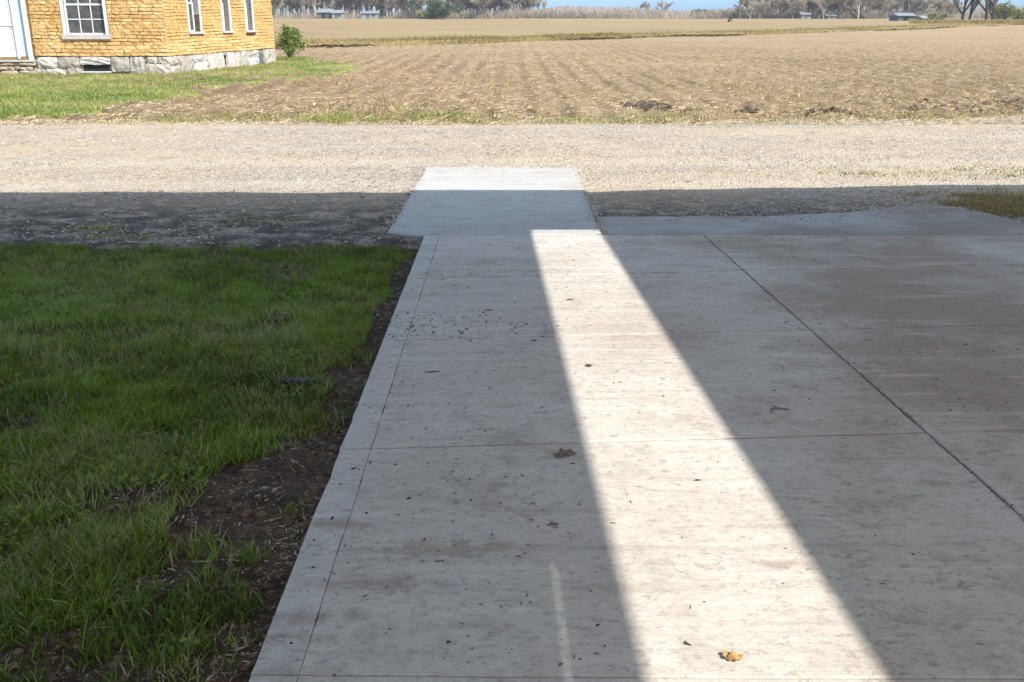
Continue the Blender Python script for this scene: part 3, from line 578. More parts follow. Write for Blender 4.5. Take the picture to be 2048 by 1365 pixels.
# ------------------------------------------------------------ roof overhead (behind and above the camera) that shades the apron
RZ = 4.7
k_ = (RZ)/SUN.z; DX, DY = -SUN.x*k_, -SUN.y*k_          # how far the roof's shadow slides over level ground
def roof_pt(px, py):
    x, y = gp(px, py); t = (RZ-hzf(y))/SUN.z; return (x+SUN.x*t, y+SUN.y*t)
e1 = roof_pt(300, 380.5); e2 = roof_pt(1165, 381.5); e3 = roof_pt(1850, 366.5)
def eave(x): return float(np.interp(x, [e1[0]-4, e2[0], e3[0], e3[0]+8], [e1[1], e2[1], e3[1], e3[1]+.0]))
sA = roof_pt(1066, 461); sB = roof_pt(1199, 461); sEnd = sA[1]
sC = roof_pt(1160, 900); sD = roof_pt(1478, 900)
gx0 = (sA[0]+sC[0])/2+.012; gx1 = (sB[0]+sD[0])/2
q = roof_pt(1113, 1128); slit_x = q[0]; slit_y = q[1]
shed = empty('open_shed', (gx0, 0, 0), 'open sided farm shed whose metal roof shades the apron', 'shed')
def sheet(x0, x1, y0, y1a, y1b):
    b = MB(); nx = 8; V = []; th = .003
    for i in range(nx+1):
        x = x0+(x1-x0)*i/nx; z = RZ+(.018 if i % 2 else 0); yf = y1a+(y1b-y1a)*i/nx
        V += [(x-gx0, y0, z), (x-gx0, yf, z), (x-gx0, yf, z+th), (x-gx0, y0, z+th)]
    b.v = V
    for i in range(nx):
        a = 4*i; c = a+4; b.f += [(a, a+1, c+1, c), (a+3, c+3, c+2, a+2), (a+1, a+2, c+2, c+1), (a, c, c+3, a+3)]
    b.f += [(0, 3, 2, 1), (4*nx, 4*nx+1, 4*nx+2, 4*nx+3)]
    return b.build('roof_sheet', M['galv'], shed)
REAR = -4.2; W = .66
BZ = 2.45; bg_ = gp(1112, 1128); bt = (BZ-hzf(bg_[1]))/SUN.z; bx0, by0 = bg_[0]+SUN.x*bt-gx0, bg_[1]+SUN.y*bt      # unseen boards added under the roof to narrow the thin sun slit
for (u0, u1, v0, v1) in ((-.28, -.009, by0-4.2, by0), (.009, .098, by0-4.2, by0), (-.28, .098, by0+.001, by0+.4)):
    MB().box(bx0+u0, bx0+u1, v0, v1, BZ, BZ+.02).build('light_slit_board', M['timber'], shed)
for v_ in (by0-3.9, by0-.6): MB().box(bx0-.27, bx0-.25, v_, v_+.03, BZ+.02, RZ).build('slit_board_hanger', M['timber'], shed)
xb = gx1
while xb < 10.3: sheet(xb, xb+W+.0, REAR, eave(xb), eave(xb+W)); xb += W
# left of the missing sheet: one narrow sheet up to the thin slit, then whole ones
sheet(slit_x+.06, gx0, REAR, eave(slit_x), eave(gx0)); 
sheet(slit_x-.12, slit_x+.06, slit_y+.12, eave(slit_x), eave(slit_x))
xb0 = xb
xb = slit_x-.12
while xb > -2.4: sheet(xb-W, xb, REAR, eave(xb-W), eave(xb)); xb -= W
sheet(gx0, gx1, sEnd, eave(gx0), eave(gx1))
xl, xr = xb, xb0
for xx in (xl+.08, slit_x-.5, gx1+.12, (gx1+xr)/2, xr-.1):
    MB().box(xx-gx0-.05, xx-gx0+.05, REAR, eave(xx)-.15, RZ-.24, RZ-.004).build('rafter', M['timber'], shed)
for xx in (xl+.08, xr-.1):
    for yy_ in (-.2, REAR+.2): MB().box(xx-gx0-.09, xx-gx0+.09, yy_-.09, yy_+.09, hzf(yy_)-.1, RZ-.24).build('post', M['timber'], shed)

# ------------------------------------------------------------ house
HC = gp(341, 150)                      # near right corner at ground
house = empty('ochre_house', (HC[0], HC[1], 0), 'old ochre yellow brick house with white windows on a rough stone base', 'house')
mpp = HC[1]/cp/FPX                     # rough metres per pixel at the corner
fd = Vector((-math.cos(R(1.5)), math.sin(R(-1.0)), 0)).normalized(); fn_ = Vector((-fd.y, fd.x, 0)); fn_ = fn_ if fn_.y < 0 else -fn_
sd = Vector((math.sin(R(11.5)), math.cos(R(11.5)), 0)); sn = Vector((sd.y, -sd.x, 0))
def wall_u(px, d):     # distance along a wall from the corner at which a picture column falls
    r_ = (px-1024)/FPX
    best = None
    for i in range(4000):
        u = i*.004; X = HC[0]+d.x*u; Y = HC[1]+d.y*u; depth = Y*cp+(EYE-.9)*sp
        if (d is fd and X/depth <= r_) or (d is sd and X/depth >= r_): return u
    return 12
def wall_z(px, py, d):
    u = wall_u(px, d); X = HC[0]+d.x*u; Y = HC[1]+d.y*u; r_ = ray(px, py); return EYE+r_[2]/r_[1]*Y
def at(d, nn, u, off, z): return (d.x*u+nn.x*off, d.y*u+nn.y*off, z)
LF = wall_u(548, sd); FL = 9.5; HB = wall_z(338, 113, fd); HT = 5.4
def wbox(mb, d, nn, u0, u1, o0, o1, z0, z1):
    mb.box(u0, u1, o0, o1, z0, z1, lambda u, o, z: at(d, nn, u, o, z)); return mb
fw = (wall_u(215, fd), wall_u(136, fd)); sill_z = wall_z(170, 70, fd)
dr = (wall_u(61, fd), wall_u(61, fd)+1.75); door_z = wall_z(50, 120, fd)
front_open = [(fw[0], fw[1], sill_z, sill_z+1.75), (dr[0], dr[1], door_z, door_z+2.3), (fw[0]+5.6, fw[1]+5.6, sill_z, sill_z+1.75)]
sw = []
for (a, c, zp) in ((383, 405, 64), (450, 464, 62), (496, 509, 61)):
    sw.append((wall_u(a, sd), wall_u(c, sd), wall_z((a+c)/2, zp, sd), wall_z((a+c)/2, zp, sd)+1.75))
def wall_body(d, nn, L, opens, name, back=.45):
    mb = MB(); us = sorted(opens); u = 0
    for (a, c, z0, z1) in us:
        wbox(mb, d, nn, u, a, -back, -.03, HB, HT); wbox(mb, d, nn, a, c, -back, -.03, HB-.02, z0); wbox(mb, d, nn, a, c, -back, -.03, z1, HT); u = c
    wbox(mb, d, nn, u, L, -back, -.03, HB, HT); return mb.build(name, M['mortar'], house)
wall_body(fd, fn_, FL, front_open, 'front_wall'); wall_body(sd, sn, LF, sw, 'side_wall')
mb = MB(); wbox(mb, fd, fn_, FL-.4, FL, -LF, -.5, 0, HT); wbox(mb, fd, fn_, .6, FL, -LF-.05, -LF+.35, 0, HT); mb.build('back_wall', M['mortar'], house)
mb = MB(); wbox(mb, fd, fn_, .9, FL-.5, -3.0, -2.9, 0, HT); mb.build('inner_wall', M['dark'], house)
# bricks: rough unit blocks, shared by all
variants = []
for k in range(10):
    r_ = random.Random(k+5); V = []; F = []
    for (i, j) in ((0, 0), (1, 0), (2, 0), (3, 0), (0, 1), (1, 1), (2, 1), (3, 1)):
        V.append((i/3+(r_.uniform(-.02, .02) if 0 < i < 3 else r_.uniform(-.01, .03)*(1 if i == 0 else -1)), r_.uniform(.55, 1.0)*(1 if 0 < i < 3 else .8), j+r_.uniform(-.10, .10)))
    for (i, j) in ((0, 0), (3, 0), (0, 1), (3, 1)): V.append((i/3, 0, j))
    F = [(0, 1, 5, 4), (1, 2, 6, 5), (2, 3, 7, 6), (8, 0, 4, 10), (3, 9, 11, 7), (8, 9, 3, 2, 1, 0), (4, 5, 6, 7, 11, 10)]
    variants.append((V, F, pymesh('brick', V, F, M['brick'])))
cnt = 0; rest = MB()
def bricks(d, nn, L, opens, zlo, vis_top):
    global cnt
    import mathutils
    sg = 1 if d.x*nn.y-d.y*nn.x > 0 else -1; rot = mathutils.Matrix(((sg*d.x, nn.x, 0), (sg*d.y, nn.y, 0), (0, 0, 1))).to_euler()
    z = zlo; r_ = random.Random(11); k = 0
    while z < HT-.05:
        h = r_.uniform(.085, .115); u = -.02 if k % 2 else -.02; u += r_.uniform(0, .01)
        while u < L:
            l = r_.uniform(.19, .46); e = min(u+l, L); segs = [(u, e)]
            for (a, c, z0, z1) in opens:
                if z+h > z0-.09 and z < z1+.02:
                    ns = []
                    for (p, q_) in segs:
                        if q_ <= a-.10 or p >= c+.10: ns.append((p, q_))
                        else:
                            if p < a-.10: ns.append((p, a-.10))
                            if q_ > c+.10: ns.append((c+.10, q_))
                    segs = ns
            for (p, q_) in segs:
                if q_-p < .03: continue
                wv_ = .010*math.sin(p*2.1+k); zz = z+wv_; V, F, me = variants[r_.randrange(10)]
                dep = .034+r_.uniform(0, .03); g_ = .014
                if z < vis_top and cnt < 298:
                    o = link('brick', me, house, at(d, nn, p+g_/2 if sg > 0 else q_-g_/2, -.03, zz)); o.rotation_euler = rot; o.scale = (q_-p-g_, dep, h-.016); cnt += 1
                else:
                    n0 = len(rest.v)
                    rest.v += [at(d, nn, p+g_/2+v_[0]*(q_-p-g_), -.03+v_[1]*dep, zz+v_[2]*(h-.016)) for v_ in V]; rest.f += [tuple(n0+i for i in f) for f in F]
            u = e
        z += h; k += 1
bricks(fd, fn_, 4.9, front_open, HB+.01, wall_z(200, 0, fd)+.05)
bricks(sd, sn, LF, sw, HB+.01, wall_z(440, 0, sd)+.05)
bo = rest.build('brick', M['brick'], house); bo['kind'] = 'stuff'
# foundation stones
def rock(name, d, nn, u0, u1, z0, z1, dep, seed, mat=None):
    r_ = random.Random(seed); b = MB(); V = b.v; nu, nz = 5, 4
    for j in range(nz+1):
        for i in range(nu+1):
            a, c = i/nu, j/nz; e = min(a, 1-a, c, 1-c)*4; e = min(1, e)
            rx = .5-abs(a-.5); ins = .035*(1-min(1, min(c, 1-c)*5)); 
            uu = u0+(u1-u0)*a+(r_.uniform(-.012, .012) if 0 < i < nu else (ins if i == 0 else -ins)); zz = z0+(z1-z0)*c+r_.uniform(-.014, .014)
            V.append(at(d, nn, uu, dep*(.35+.65*e)+r_.uniform(-.022, .022), zz))
    for j in range(nz):
        for i in range(nu): q0 = j*(nu+1)+i; b.f.append((q0, q0+1, q0+nu+2, q0+nu+1))
    n0 = len(V)
    per = [i for i in range(nu+1)]+[j*(nu+1)+nu for j in range(1, nz+1)]+[nz*(nu+1)+i for i in range(nu-1, -1, -1)]+[j*(nu+1) for j in range(nz-1, 0, -1)]
    for p in per:
        i, j = p % (nu+1), p//(nu+1); V.append(at(d, nn, u0+(u1-u0)*i/nu, -.12, z0+(z1-z0)*j/nz))
    m = len(per)
    for t in range(m): b.f.append((per[t], n0+t, n0+(t+1) % m, per[(t+1) % m]))
    return b.build(name, mat or M['stone'], house)
fz = HB-.015
mb = MB(); wbox(mb, fd, fn_, 0, FL, -.4, -.07, -.1, HB-.002); wbox(mb, sd, sn, .3, LF, -.4, -.07, -.1, HB-.002); mb.build('foundation', simple('old_mortar', (.25, .215, .17), .95, .3, 9), house)
U = lambda px: wall_u(px, fd)
ho = (U(214), U(158)); hz0, hz1 = wall_z(190, 143, fd), wall_z(190, 131, fd)
fs = [(-.03, U(285), .0, fz*.62), (-.03, U(312), fz*.62, fz), (U(312), U(290), fz*.62, fz), (U(285), U(255), 0.08, fz), (U(255), U(217), .1, fz),
      (U(217), U(155), hz1+.02, fz), (U(217), U(155), -.05, hz0-.04), (U(155), U(110), .22, fz), (U(155), U(125), -.05, .22), (U(125), U(85), -.05, .20), (U(110), U(70), .20, fz), (U(85), U(60), -.05, .2)]
for i, (a, c, z0, z1) in enumerate(fs): rock('foundation_stone', fd, fn_, a+.008, c-.008, z0-(.1 if z0 < .09 else 0), z1-.01, .03+.05*random.Random(i).random(), i)
mb = MB(); wbox(mb, fd, fn_, ho[0]+.02, ho[1]-.02, -.065, -.06, hz0-.02, hz1+.01); mb.build('vent_opening', M['dark'], house)
mb = MB(); wbox(mb, fd, fn_, ho[0]-.03, ho[1]+.03, -.04, .06, hz0-.035, hz0-.005); mb.build('vent_ledge', M['white'], house)
u = U(66); k = 0
while u < 7.2:
    for (z0, z1) in ((-.08, door_z*.32), (door_z*.33, door_z*.6), (door_z*.61, door_z-.07)):
        l = .45+.5*random.Random(k+40).random(); rock('foundation_stone', fd, fn_, u+.01+(.1 if .1 < z0 < .2 else 0), u+.55+(.1 if .1 < z0 < .2 else 0), z0, z1-.01, .10-.1*z0+.05*random.Random(k).random(), k+60, M['tanstone']); k += 1
    u += .56
us = [-.06, .75, 1.25, 1.75, 2.3]; u = 0; r_ = random.Random(3); k = 100
SU = lambda px: wall_u(px, sd)
cuts = [0, SU(356), SU(384), SU(412), SU(432), SU(445), SU(452), SU(466), SU(492), SU(514), SU(525), LF]
for i in range(len(cuts)-1):
    a, c = cuts[i], cuts[i+1]
    if i == 5:
        mb = MB(); wbox(mb, sd, sn, a+.02, c-.02, -.066, -.06, .12, fz-.1); mb.build('vent_opening', M['dark'], house); rock('foundation_stone', sd, sn, a, c, fz-.09, fz-.01, .03, k); k += 1; continue
    if i == 9:
        mb = MB(); wbox(mb, sd, sn, a+.02, c-.02, -.066, -.03, .02, fz-.1); mb.build('vent_cover', M['shedgrey'], house); continue
    if r_.random() < .55: m_ = fz*r_.uniform(.4, .6); rock('foundation_stone', sd, sn, a+.008, c-.008, -.1, m_-.01, .03+.04*r_.random(), k); rock('foundation_stone', sd, sn, a+.008, c-.008, m_, fz-.005, .02+.04*r_.random(), k+1); k += 2
    else: rock('foundation_stone', sd, sn, a+.008, c-.008, -.1, fz-.005, .03+.04*r_.random(), k); k += 1
def window(d, nn, a, c, z0, z1, cols_, rows_, sillh=.09, deep=0.0, t=.085):
    fr = MB()
    for (p, q_, r0, r1) in ((a-t, a, z0, z1+t), (c, c+t, z0, z1+t), (a, c, z1, z1+t)): wbox(fr, d, nn, p, q_, -.12-deep, .015, r0, r1)
    F = fr.build('window', M['white'], house)
    s = MB(); wbox(s, d, nn, a-t-.05, c+t+.05, -.05, .07, z0-sillh, z0-.002); s.build('sill', M['dirty_white'], F)
    sh_ = MB(); t2 = .05; zm = (z0+z1)/2
    for (zz0, zz1, oo) in ((z0, zm+.02, -.10-deep), (zm-.02, z1, -.13-deep)):
        for (p, q_, r0, r1) in ((a, a+t2, zz0, zz1), (c-t2, c, zz0, zz1), (a+t2, c-t2, zz0, zz0+t2), (a+t2, c-t2, zz1-t2*.8, zz1)): wbox(sh_, d, nn, p, q_, oo-.035, oo, r0, r1)
        for i in range(1, cols_): u_ = a+t2+(c-a-2*t2)*i/cols_; wbox(sh_, d, nn, u_-.013, u_+.013, oo-.03, oo-.006, zz0+t2, zz1-t2*.8)
        for j in range(1, rows_): v_ = zz0+t2+(zz1-zz0-1.8*t2)*j/rows_; wbox(sh_, d, nn, a+t2, c-t2, oo-.028, oo-.008, v_-.013, v_+.013)
    sh_.build('sash', M['white'], F)
    for (zz0, zz1, oo) in ((z0, zm+.02, -.10-deep), (zm-.02, z1, -.13-deep)):
        for i in range(cols_):
            for j in range(rows_):
                w0 = a+t2+(c-a-2*t2)*i/cols_; w1 = a+t2+(c-a-2*t2)*(i+1)/cols_; v0 = zz0+t2+(zz1-zz0-1.8*t2)*j/rows_; v1 = zz0+t2+(zz1-zz0-1.8*t2)*(j+1)/rows_
                g_ = MB(); wbox(g_, d, nn, w0+.001, w1-.001, oo-.024, oo-.02, v0+.001, v1-.001); g_.build('pane', M['glass'], F)
for i, (a, c, z0, z1) in enumerate(front_open):
    if i != 1: window(fd, fn_, a, c, z0, z1, 3, 2, .13)
for (a, c, z0, z1) in sw: window(sd, sn, a, c, z0, z1, 1, 1, .07, .12, .06)
a, c, z0, z1 = front_open[1]
d_ = MB(); wbox(d_, fd, fn_, a+.42, c-.1, -.10, -.06, z0+.03, z1-.1)
for (p, q_, r0, r1) in ((a+.42, a+.53, z0+.03, z1-.1), (c-.21, c-.1, z0+.03, z1-.1), (a+.53, c-.21, z0+.03, z0+.2), (a+.53, c-.21, z0+1.0, z0+1.12), (a+.53, c-.21, z1-.22, z1-.1)): wbox(d_, fd, fn_, p, q_, -.06, -.035, r0, r1)
D = d_.build('door', M['white'], house)
k_b = MB(); wbox(k_b, fd, fn_, a+.455, a+.485, -.035, .02, z0+1.0, z0+1.03); k_b.build('handle', M['galv'], D)
d_ = MB(); wbox(d_, fd, fn_, a+.10, a+.39, -.12, -.08, z0+.03, z1-.1); d_.build('side_panel', M['storm'], house)
d_ = MB()
for (p, q_, r0, r1) in ((a-.02, a+.10, z0, z1), (c-.10, c, z0, z1), (a+.1, c-.1, z1-.1, z1), (a+.385, a+.425, z0+.03, z1-.1)): wbox(d_, fd, fn_, p, q_, -.14, .03, r0, r1)
d_.build('door_frame', M['white'], house)
d_ = MB(); wbox(d_, fd, fn_, a-.06, c+.06, -.1, .12, z0-.06, z0-.002); d_.build('threshold', M['dirty_white'], house)
rf = MB(); o_ = .45
def rp(u, v, z): return (fd.x*u+sd.x*v, fd.y*u+sd.y*v, z)
for (v0, v1, z0_, z1_) in ((-o_, LF/2, HT-.2, HT+2.2), (LF+o_, LF/2, HT-.2, HT+2.2)):
    P = [rp(-o_, v0, z0_), rp(FL+o_, v0, z0_), rp(FL+o_, v1, z1_), rp(-o_, v1, z1_)]; n0 = len(rf.v); rf.v += P+[(p[0], p[1], p[2]+.12) for p in P]
    rf.f += [tuple(n0+i for i in q_) for q_ in ((0, 1, 2, 3), (4, 7, 6, 5), (0, 4, 5, 1), (1, 5, 6, 2), (2, 6, 7, 3), (3, 7, 4, 0))]
rf.build('roof', M['shingle'], house)
gb = MB()
for u_ in (0.05, FL-.05): P = [rp(u_, 0, HT), rp(u_, LF, HT), rp(u_, LF/2, HT+2.15)]; gb.poly(P); gb.poly([(p[0]+fd.x*.2, p[1]+fd.y*.2, p[2]) for p in P])
gb.build('gable', M['mortar'], house)

# ------------------------------------------------------------ trees and shrubs
def leaves(n, fn, size, flat_=False):
    P = np.array([fn() for _ in range(n)]); a = rng.normal(0, 1, (n, 3)); a /= np.linalg.norm(a, axis=1)[:, None]; b_ = rng.normal(0, 1, (n, 3)); b_ -= a*(a*b_).sum(1)[:, None]; b_ /= np.linalg.norm(b_, axis=1)[:, None]
    s = size*(.5+rng.random(n))[:, None]
    V = np.stack([P-a*s, P+b_*s*.5, P+a*s, P-b_*s*.5], 1); return V.reshape(-1, 3), np.arange(4*n).reshape(n, 4), np.repeat(rng.random(n), 4)
def bare_tree(seed, H, spread=.34, thick=1.0, twigs=2600, trunkmat='bark', fork=.3):
    r_ = random.Random(seed); tr = MB(); tips = []
    def grow(p, d, L, rad, lvl):
        q_ = p+d*L; tr.tube(p, q_, rad, rad*.62, 5 if lvl < 2 else 3)
        if lvl >= 4: tips.append((q_, d)); return
        for i in range(3 if lvl else 4):
            nd = (d+Vector((r_.gauss(0, spread), r_.gauss(0, spread), r_.gauss(.12, .18)))).normalized()
            st = p+d*L*(r_.uniform(.35, 1) if i else 1); grow(st, nd, L*r_.uniform(.58, .8), rad*.58, lvl+1)
            if lvl >= 2: tips.append((st, nd))
    grow(Vector((0, 0, -.2)), Vector((r_.gauss(0, .04), r_.gauss(0, .04), 1)).normalized(), H*fork, H*.018*thick, 0)
    top = max(q_.z for q_, _ in tips); k = H/top; tr.v = [(x*k, y*k, z*k) for x, y, z in tr.v]
    g_ = np.random.default_rng(seed); n = twigs; idx = g_.integers(0, len(tips), n)
    P = np.array([tips[i][0] for i in idx])*k; Dv = np.array([tips[i][1] for i in idx])
    P = P+g_.normal(0, H*.018, (n, 3)); dd = Dv+g_.normal(0, .45, (n, 3))+np.array([0, 0, .25]); dd /= np.linalg.norm(dd, axis=1)[:, None]
    L = H*(.035+.05*g_.random(n))[:, None]; sd_ = np.cross(dd, g_.normal(0, 1, (n, 3))); sd_ /= np.linalg.norm(sd_, axis=1)[:, None]; wv_ = .03+.03*g_.random(n)[:, None]
    V = np.stack([P-sd_*wv_, P+sd_*wv_, P+dd*L], 1).reshape(-1, 3); F = np.arange(3*n).reshape(n, 3)
    return tr.mesh('trunk', M[trunkmat]), npmesh('crown', V, F, M['twig'])
protos = [bare_tree(100+i, 10, .40+.05*(i % 3), .55, 7500, fork=.10) for i in range(6)]
thin = [bare_tree(140+i, 8, .16, .8, 900, fork=.42) for i in range(3)]
def place_tree(pr, x, y, s, rz, label, group=None, name='bare_tree', z=0, sx=1):
    t = empty(name, (x, y, z), label, 'tree', group); t.rotation_euler.z = rz; t.scale = (s*sx, s*sx, s)
    link('trunk', pr[0], t); link('crown', pr[1], t); return t
def colx(px, Y): return (px-1024)/FPX*(Y*cp+EYE*sp)
r_ = random.Random(77)
px = 535
while px < 1062:
    Y = r_.uniform(350, 410)
    if not 838 < px < 905 or r_.random() < .3:
        place_tree(r_.choice(protos), colx(px, Y), Y, r_.uniform(.95, 1.45), r_.uniform(0, 6.3), 'bare grey brown tree in the wood behind the field, left of the open sky', 'bare trees of the left hand wood', sx=r_.uniform(.8, 1.1))
    px += r_.uniform(4, 7.5)
for i, (px, s) in enumerate(((1066, 1.15), (1078, .95), (1088, .85), (1055, 1.2))): place_tree(thin[i % 3], colx(px, 360), 360+i, s, i, 'thin leafless tree at the right end of the left hand wood', 'thin trees at the end of the left hand wood', 'thin_bare_tree')
px = 1500
while px < 1905:
    Y = r_.uniform(335, 380); s = np.interp(px, [1500, 1560, 1590, 1640, 1700, 1760, 1800, 1850, 1905], [.72, .8, .7, .95, .98, .85, 1.0, .9, .55])
    place_tree(r_.choice(protos), colx(px, Y), Y, float(s)*r_.uniform(.85, 1.1), r_.uniform(0, 6.3), 'bare grey brown tree in the wood behind the field, right of the open sky', 'bare trees of the right hand wood', sx=r_.uniform(.9, 1.2))
    px += r_.uniform(4, 7.5)
place_tree(thin[0], colx(1479, 330), 330, 1.25, .4, 'tall slim pale tree standing alone beside the yellow green bush', name='slim_tree', sx=1.2)
for i, (px, s, l) in enumerate(((1288, .9, 'faint lone leafless tree rising above the far wood, left one'), (1326, .95, 'faint lone leafless tree rising above the far wood, right one'))): place_tree(protos[i], colx(px, 640), 640, s, i, l)
darkp = [bare_tree(170+i, 10, .30, 1.9, 1500, 'darkbark', .36) for i in range(2)]
for i, (px, Y, s, l) in enumerate(((1923, 205, .95, 'thick dark trunked bare tree, leftmost of the pairs at the right edge'), (1938, 212, .9, 'dark trunked bare tree just right of the leftmost thick one'), (1972, 205, 1.0, 'dark leaning bare tree, third from the left among the dark trunks'), (1984, 210, .95, 'dark bare tree beside the budding bush at the right edge'))):
    place_tree(darkp[i % 2], colx(px, Y), Y, s, i*1.9, l, name='dark_bare_tree')
def bushy(name, px, Y, wd, ht, mat, label, cat='tree', n=2200, size=.22, lobes=9, seed=0, trunk=True, z=0, zc=.55):
    r2 = random.Random(seed+int(px)); x = colx(px, Y)
    t = empty(name, (x, Y, z), label, cat)
    L = [(r2.gauss(0, wd*.24), r2.gauss(0, wd*.24), ht*r2.uniform(.25, .8), r2.uniform(.16, .28)*min(wd, ht)) for _ in range(lobes)]
    def f():
        l = r2.choice(L); v = Vector((r2.gauss(0, 1), r2.gauss(0, 1), r2.gauss(0, 1))).normalized()*l[3]*r2.uniform(.5, 1.15); return (l[0]+v.x, l[1]+v.y, max(.03, l[2]+v.z))
    V, F, T = leaves(n, f, size); link('crown', npmesh('crown', V, F, mat, T), t)
    if trunk:
        b = MB(); b.tube((0, 0, -.2), (0, 0, ht*.45), ht*.022, ht*.012, 6)
        for l in L: b.tube((0, 0, ht*.12), l[:3], ht*.010, ht*.004, 4)
        b.build('trunk', M['darkbark'], t)
    return t
bushy('evergreen_tree', 868, 345, 8, 8.5, M['leaf_olive'], 'large olive green leafing tree in the left hand wood', n=2600, size=.35, lobes=16)
bushy('evergreen_tree', 885, 338, 6.5, 5.8, M['leaf_dark'], 'dark green evergreen in front of the large olive tree', n=2200, size=.3, lobes=12)
bushy('evergreen_tree', 765, 345, 2.2, 6, M['leaf_dark'], 'narrow dark green tree in the left hand wood beside a pale shed', n=900, size=.25)
bushy('evergreen_tree', 822, 345, 5, 7.5, M['leaf_dark'], 'loose grey green tree left of the large olive tree', n=800, size=.25)
bushy('green_shrub', 541, 280, 3, 4.5, M['leaf_olive'], 'yellow green shrub showing at the corner of the house', 'bush', n=900, size=.22)
for i, (px, Y, wd, ht, mt, l) in enumerate(((1396, 360, 6, 3.6, 'leaf_dark', 'dark green bush at the left end of the right hand wood'), (1425, 355, 5, 3.2, 'leaf_olive', 'dull green bush between the dark and the yellow ones'), (1452, 350, 7, 3.0, 'leaf_olive', 'broad yellow green bush left of the slim tree'), (1495, 352, 4.5, 3.4, 'leaf_olive', 'small yellow green bush right of the slim tree'), (1870, 230, 4, 2.1, 'leaf_olive', 'low yellow green bush left of the dark trunks'), (2008, 214, 5, 4.2, 'leaf_olive', 'budding olive green bush behind the dark trunks'), (2036, 216, 4.5, 3.8, 'leaf_olive', 'olive bush at the right edge of the view'), (1255, 350, 2, 1.5, 'leaf_dark', 'tiny dark bush at the field end under the open sky'), (1995, 230, 4, 4.4, 'leaf_olive', 'loose tall olive bush just right of the last dark trunk'))):
    bushy('bush', px, Y, wd, ht, M[mt], l, 'bush', n=1000, size=.2, seed=i)
# low growth along the far edge and the hedge bank at the right
n = 150000; px = 520+1000*rng.random(n)*1.45; Y = 345+10*rng.random(n); x = (px-1024)/FPX*Y
k = rng.random(n) < np.clip(.5+fbm(x, 0*x, .05, 201, 4)*1.5, .1, 1); x, Y = x[k], Y[k]; n = len(x)
blades('field_edge_brush', x, Y, z_far(x, Y), .5+3.6*rng.random(n)**2, .04+.06*rng.random(n), .4+.4*rng.random(n), M['wood_far'], rng.random(n), 'low grey brown brush under the tree line')
n = 30000; px = 1780+420*rng.random(n); Y = 170+45*rng.random(n); x = (px-1024)/FPX*Y
blades('hedge_grass', x, Y, z_far(x, Y), .25+.45*rng.random(n), .06+.06*rng.random(n), .4+.4*rng.random(n), M['drygrass'], .1+.5*rng.random(n), 'olive green rough grass bank at the foot of the dark trunked trees')
# far wood as a mass
n = 60000; px = 1040+1100*rng.random(n); Y = 620+60*rng.random(n); x = (px-1024)/FPX*Y
ht = 4.6+3.2*fbm(x, 0*x, .05, 211, 5)+np.where(px > 1840, 3.5*np.exp(-((px-1885)/60)**2), 0)
zz = rng.random(n)*np.maximum(1, ht)
P = np.stack([x, Y, zz], -1); a = rng.normal(0, 1, (n, 3)); a[:, 2] = np.abs(a[:, 2])+.6; a /= np.linalg.norm(a, axis=1)[:, None]; s_ = np.cross(a, rng.normal(0, 1, (n, 3))); s_ /= np.linalg.norm(s_, axis=1)[:, None]
V = np.stack([P-s_*.13, P+s_*.13, P+a*(.6+1.0*rng.random(n))[:, None]], 1).reshape(-1, 3)
tag(link('far_woodland', npmesh('far_woodland', V, np.arange(3*n).reshape(n, 3), M['wood_far'], np.repeat(np.clip(.1+.8*rng.random(n)+fbm(x, 0*x, .03, 215, 3)*.5, 0, 1), 3))), 'low brown far-off woodland under the open sky', kind='stuff')
# young bush at the house corner
bx, by_ = gp(583, 121)
bx -= .05; t = empty('leafy_bush', (bx, by_, 0), 'round leafy green bush at the right rear corner of the house', 'bush')
t.scale = (1.45, 1.3, 1.35); r2 = random.Random(5); tips = []; st = MB()
for i in range(34):
    a = r2.uniform(0, 6.28); e = r2.uniform(.1, 1.0); q_ = Vector((math.cos(a)*e*.50, math.sin(a)*e*.50, r2.uniform(.55, 1.0)*(1.05-.45*e*e)*1.02)); m_ = q_*.5+Vector((r2.uniform(-.06, .06), r2.uniform(-.06, .06), .02))
    st.tube((0, 0, 0), m_, .010, .007, 4); st.tube(m_, q_, .007, .003, 4); tips += [(m_, q_)]
def bl():
    p, q_ = r2.choice(tips); k = r2.random()**.6; v = p.lerp(q_, k); return (v.x+r2.gauss(0, .06), v.y+r2.gauss(0, .06), max(.12, v.z+r2.gauss(0, .05)))
V, F, T = leaves(2300, bl, .032); link('foliage', npmesh('foliage', V, F, M['leaf_bush'], T), t); st.build('stems', M['bark'], t)
n = 1500; x = bx+rng.normal(.1, .45, n); y = by_+rng.normal(-.5, .35, n); blades('bush_foot_grass', x, y, 0*x+.02, .06+.14*rng.random(n), .012+.01*rng.random(n), .3+.5*rng.random(n), M['grass_sun'], rng.random(n), 'taller grass at the foot of the leafy bush')
# dark weed alone in the far field
bushy('weed', 1460, flat(1460, 47)[1], .9, 1.25, M['leaf_dark'], 'single dark weed clump standing in the far field', 'weed', n=120, size=.14, trunk=False, z=.05)

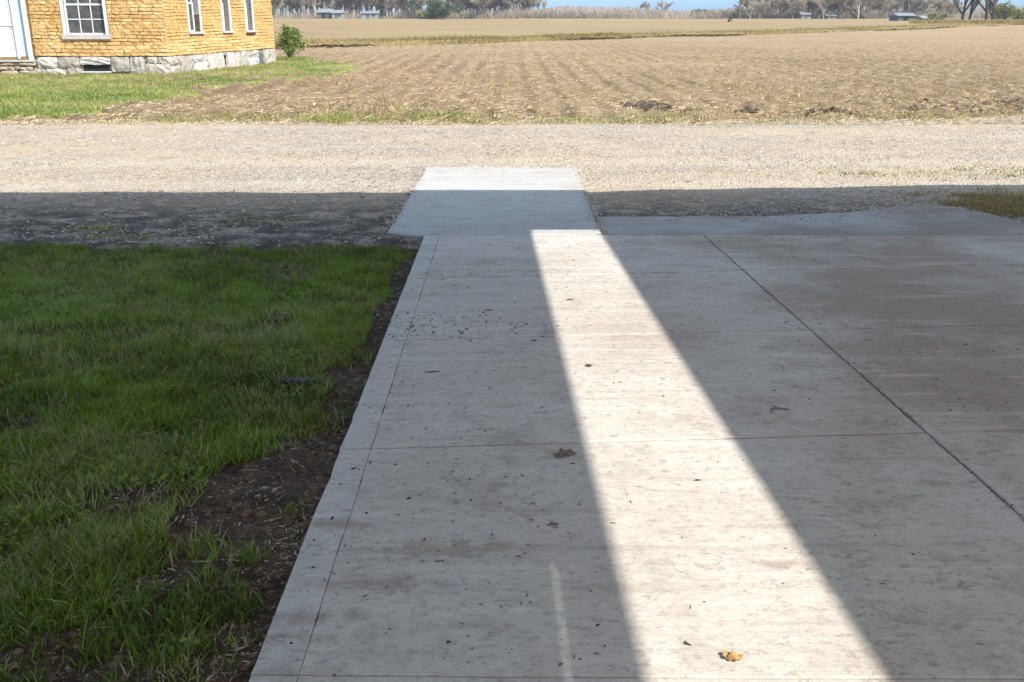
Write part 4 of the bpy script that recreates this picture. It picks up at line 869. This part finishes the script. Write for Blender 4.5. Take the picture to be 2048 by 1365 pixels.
hn = bpy.data.materials.new('haze'); hn.use_nodes = True; hn.node_tree.nodes.remove(hn.node_tree.nodes['Principled BSDF'])
pvn = hn.node_tree.nodes.new('ShaderNodeVolumePrincipled'); pvn.inputs['Density'].default_value = .0002; pvn.inputs['Color'].default_value = (.86, .92, 1, 1)
hn.node_tree.links.new(pvn.outputs[0], hn.node_tree.nodes['Material Output'].inputs['Volume'])
tag(MB().box(-900, 900, -60, 1000, -1.5, 24).build('haze', hn), 'thin pale air between the yard and the far trees', kind='stuff')
# ------------------------------------------------------------ far farm buildings
def barn(name, px0, px1, Y, zh, roofh, wall, roof, label, z=0, gable='x'):
    x0, x1 = colx(px0, Y), colx(px1, Y); W_ = x1-x0; t = empty(name, (x0, Y, z), label, 'building'); D_ = 6
    MB().box(0, W_, 0, D_, 0, zh).build('wall', wall, t)
    b = MB(); b.v = [(-.3, -.4, zh+.02), (W_+.3, -.4, zh+.02), (W_+.3, D_/2, zh+roofh), (-.3, D_/2, zh+roofh), (-.3, D_+.4, zh+.02), (W_+.3, D_+.4, zh+.02)]
    b.f = [(0, 1, 2, 3), (3, 2, 5, 4), (0, 3, 4), (1, 5, 2), (0, 4, 5, 1)]; b.build('roof', roof, t)
    MB().box(W_*.3, W_*.3+1.1, -.05, -.005, 0, min(2.1, zh-.2)).build('door', M['shedgrey'] if wall is not M['shedgrey'] else M['dark'], t)
    MB().box(W_*.65, W_*.65+.9, -.05, -.005, .9, min(1.9, zh-.15)).build('window', M['glass'], t); return t
barn('far_house', 636, 662, 343, 2.2, 1.2, M['shedgrey'], M['roofmetal'], 'small grey blue far house under the left hand wood')
barn('far_house', 664, 684, 341, 2.0, 1.0, M['siding'], M['roofmetal'], 'small pale far house right of the grey blue one')
barn('far_shed', 722, 756, 342, 1.9, .8, M['siding'], M['roofmetal'], 'long pale far shed left of the narrow dark tree')
barn('far_house', 1603, 1621, 335, 1.5, .8, M['siding'], M['roofmetal'], 'small whitish far house under the right hand wood')
barn('far_shed', 1655, 1672, 336, 1.1, .6, M['siding'], M['roofmetal'], 'tiny low pale shed right of the whitish far house')
barn('far_shed', 1796, 1830, 250, 1.3, .7, M['shedgrey'], M['roofmetal'], 'grey far shed with a light metal roof at the right')
barn('far_shed', 1846, 1856, 252, .7, .7, M['siding'], M['siding'], 'tiny pale peaked hut right of the grey shed')
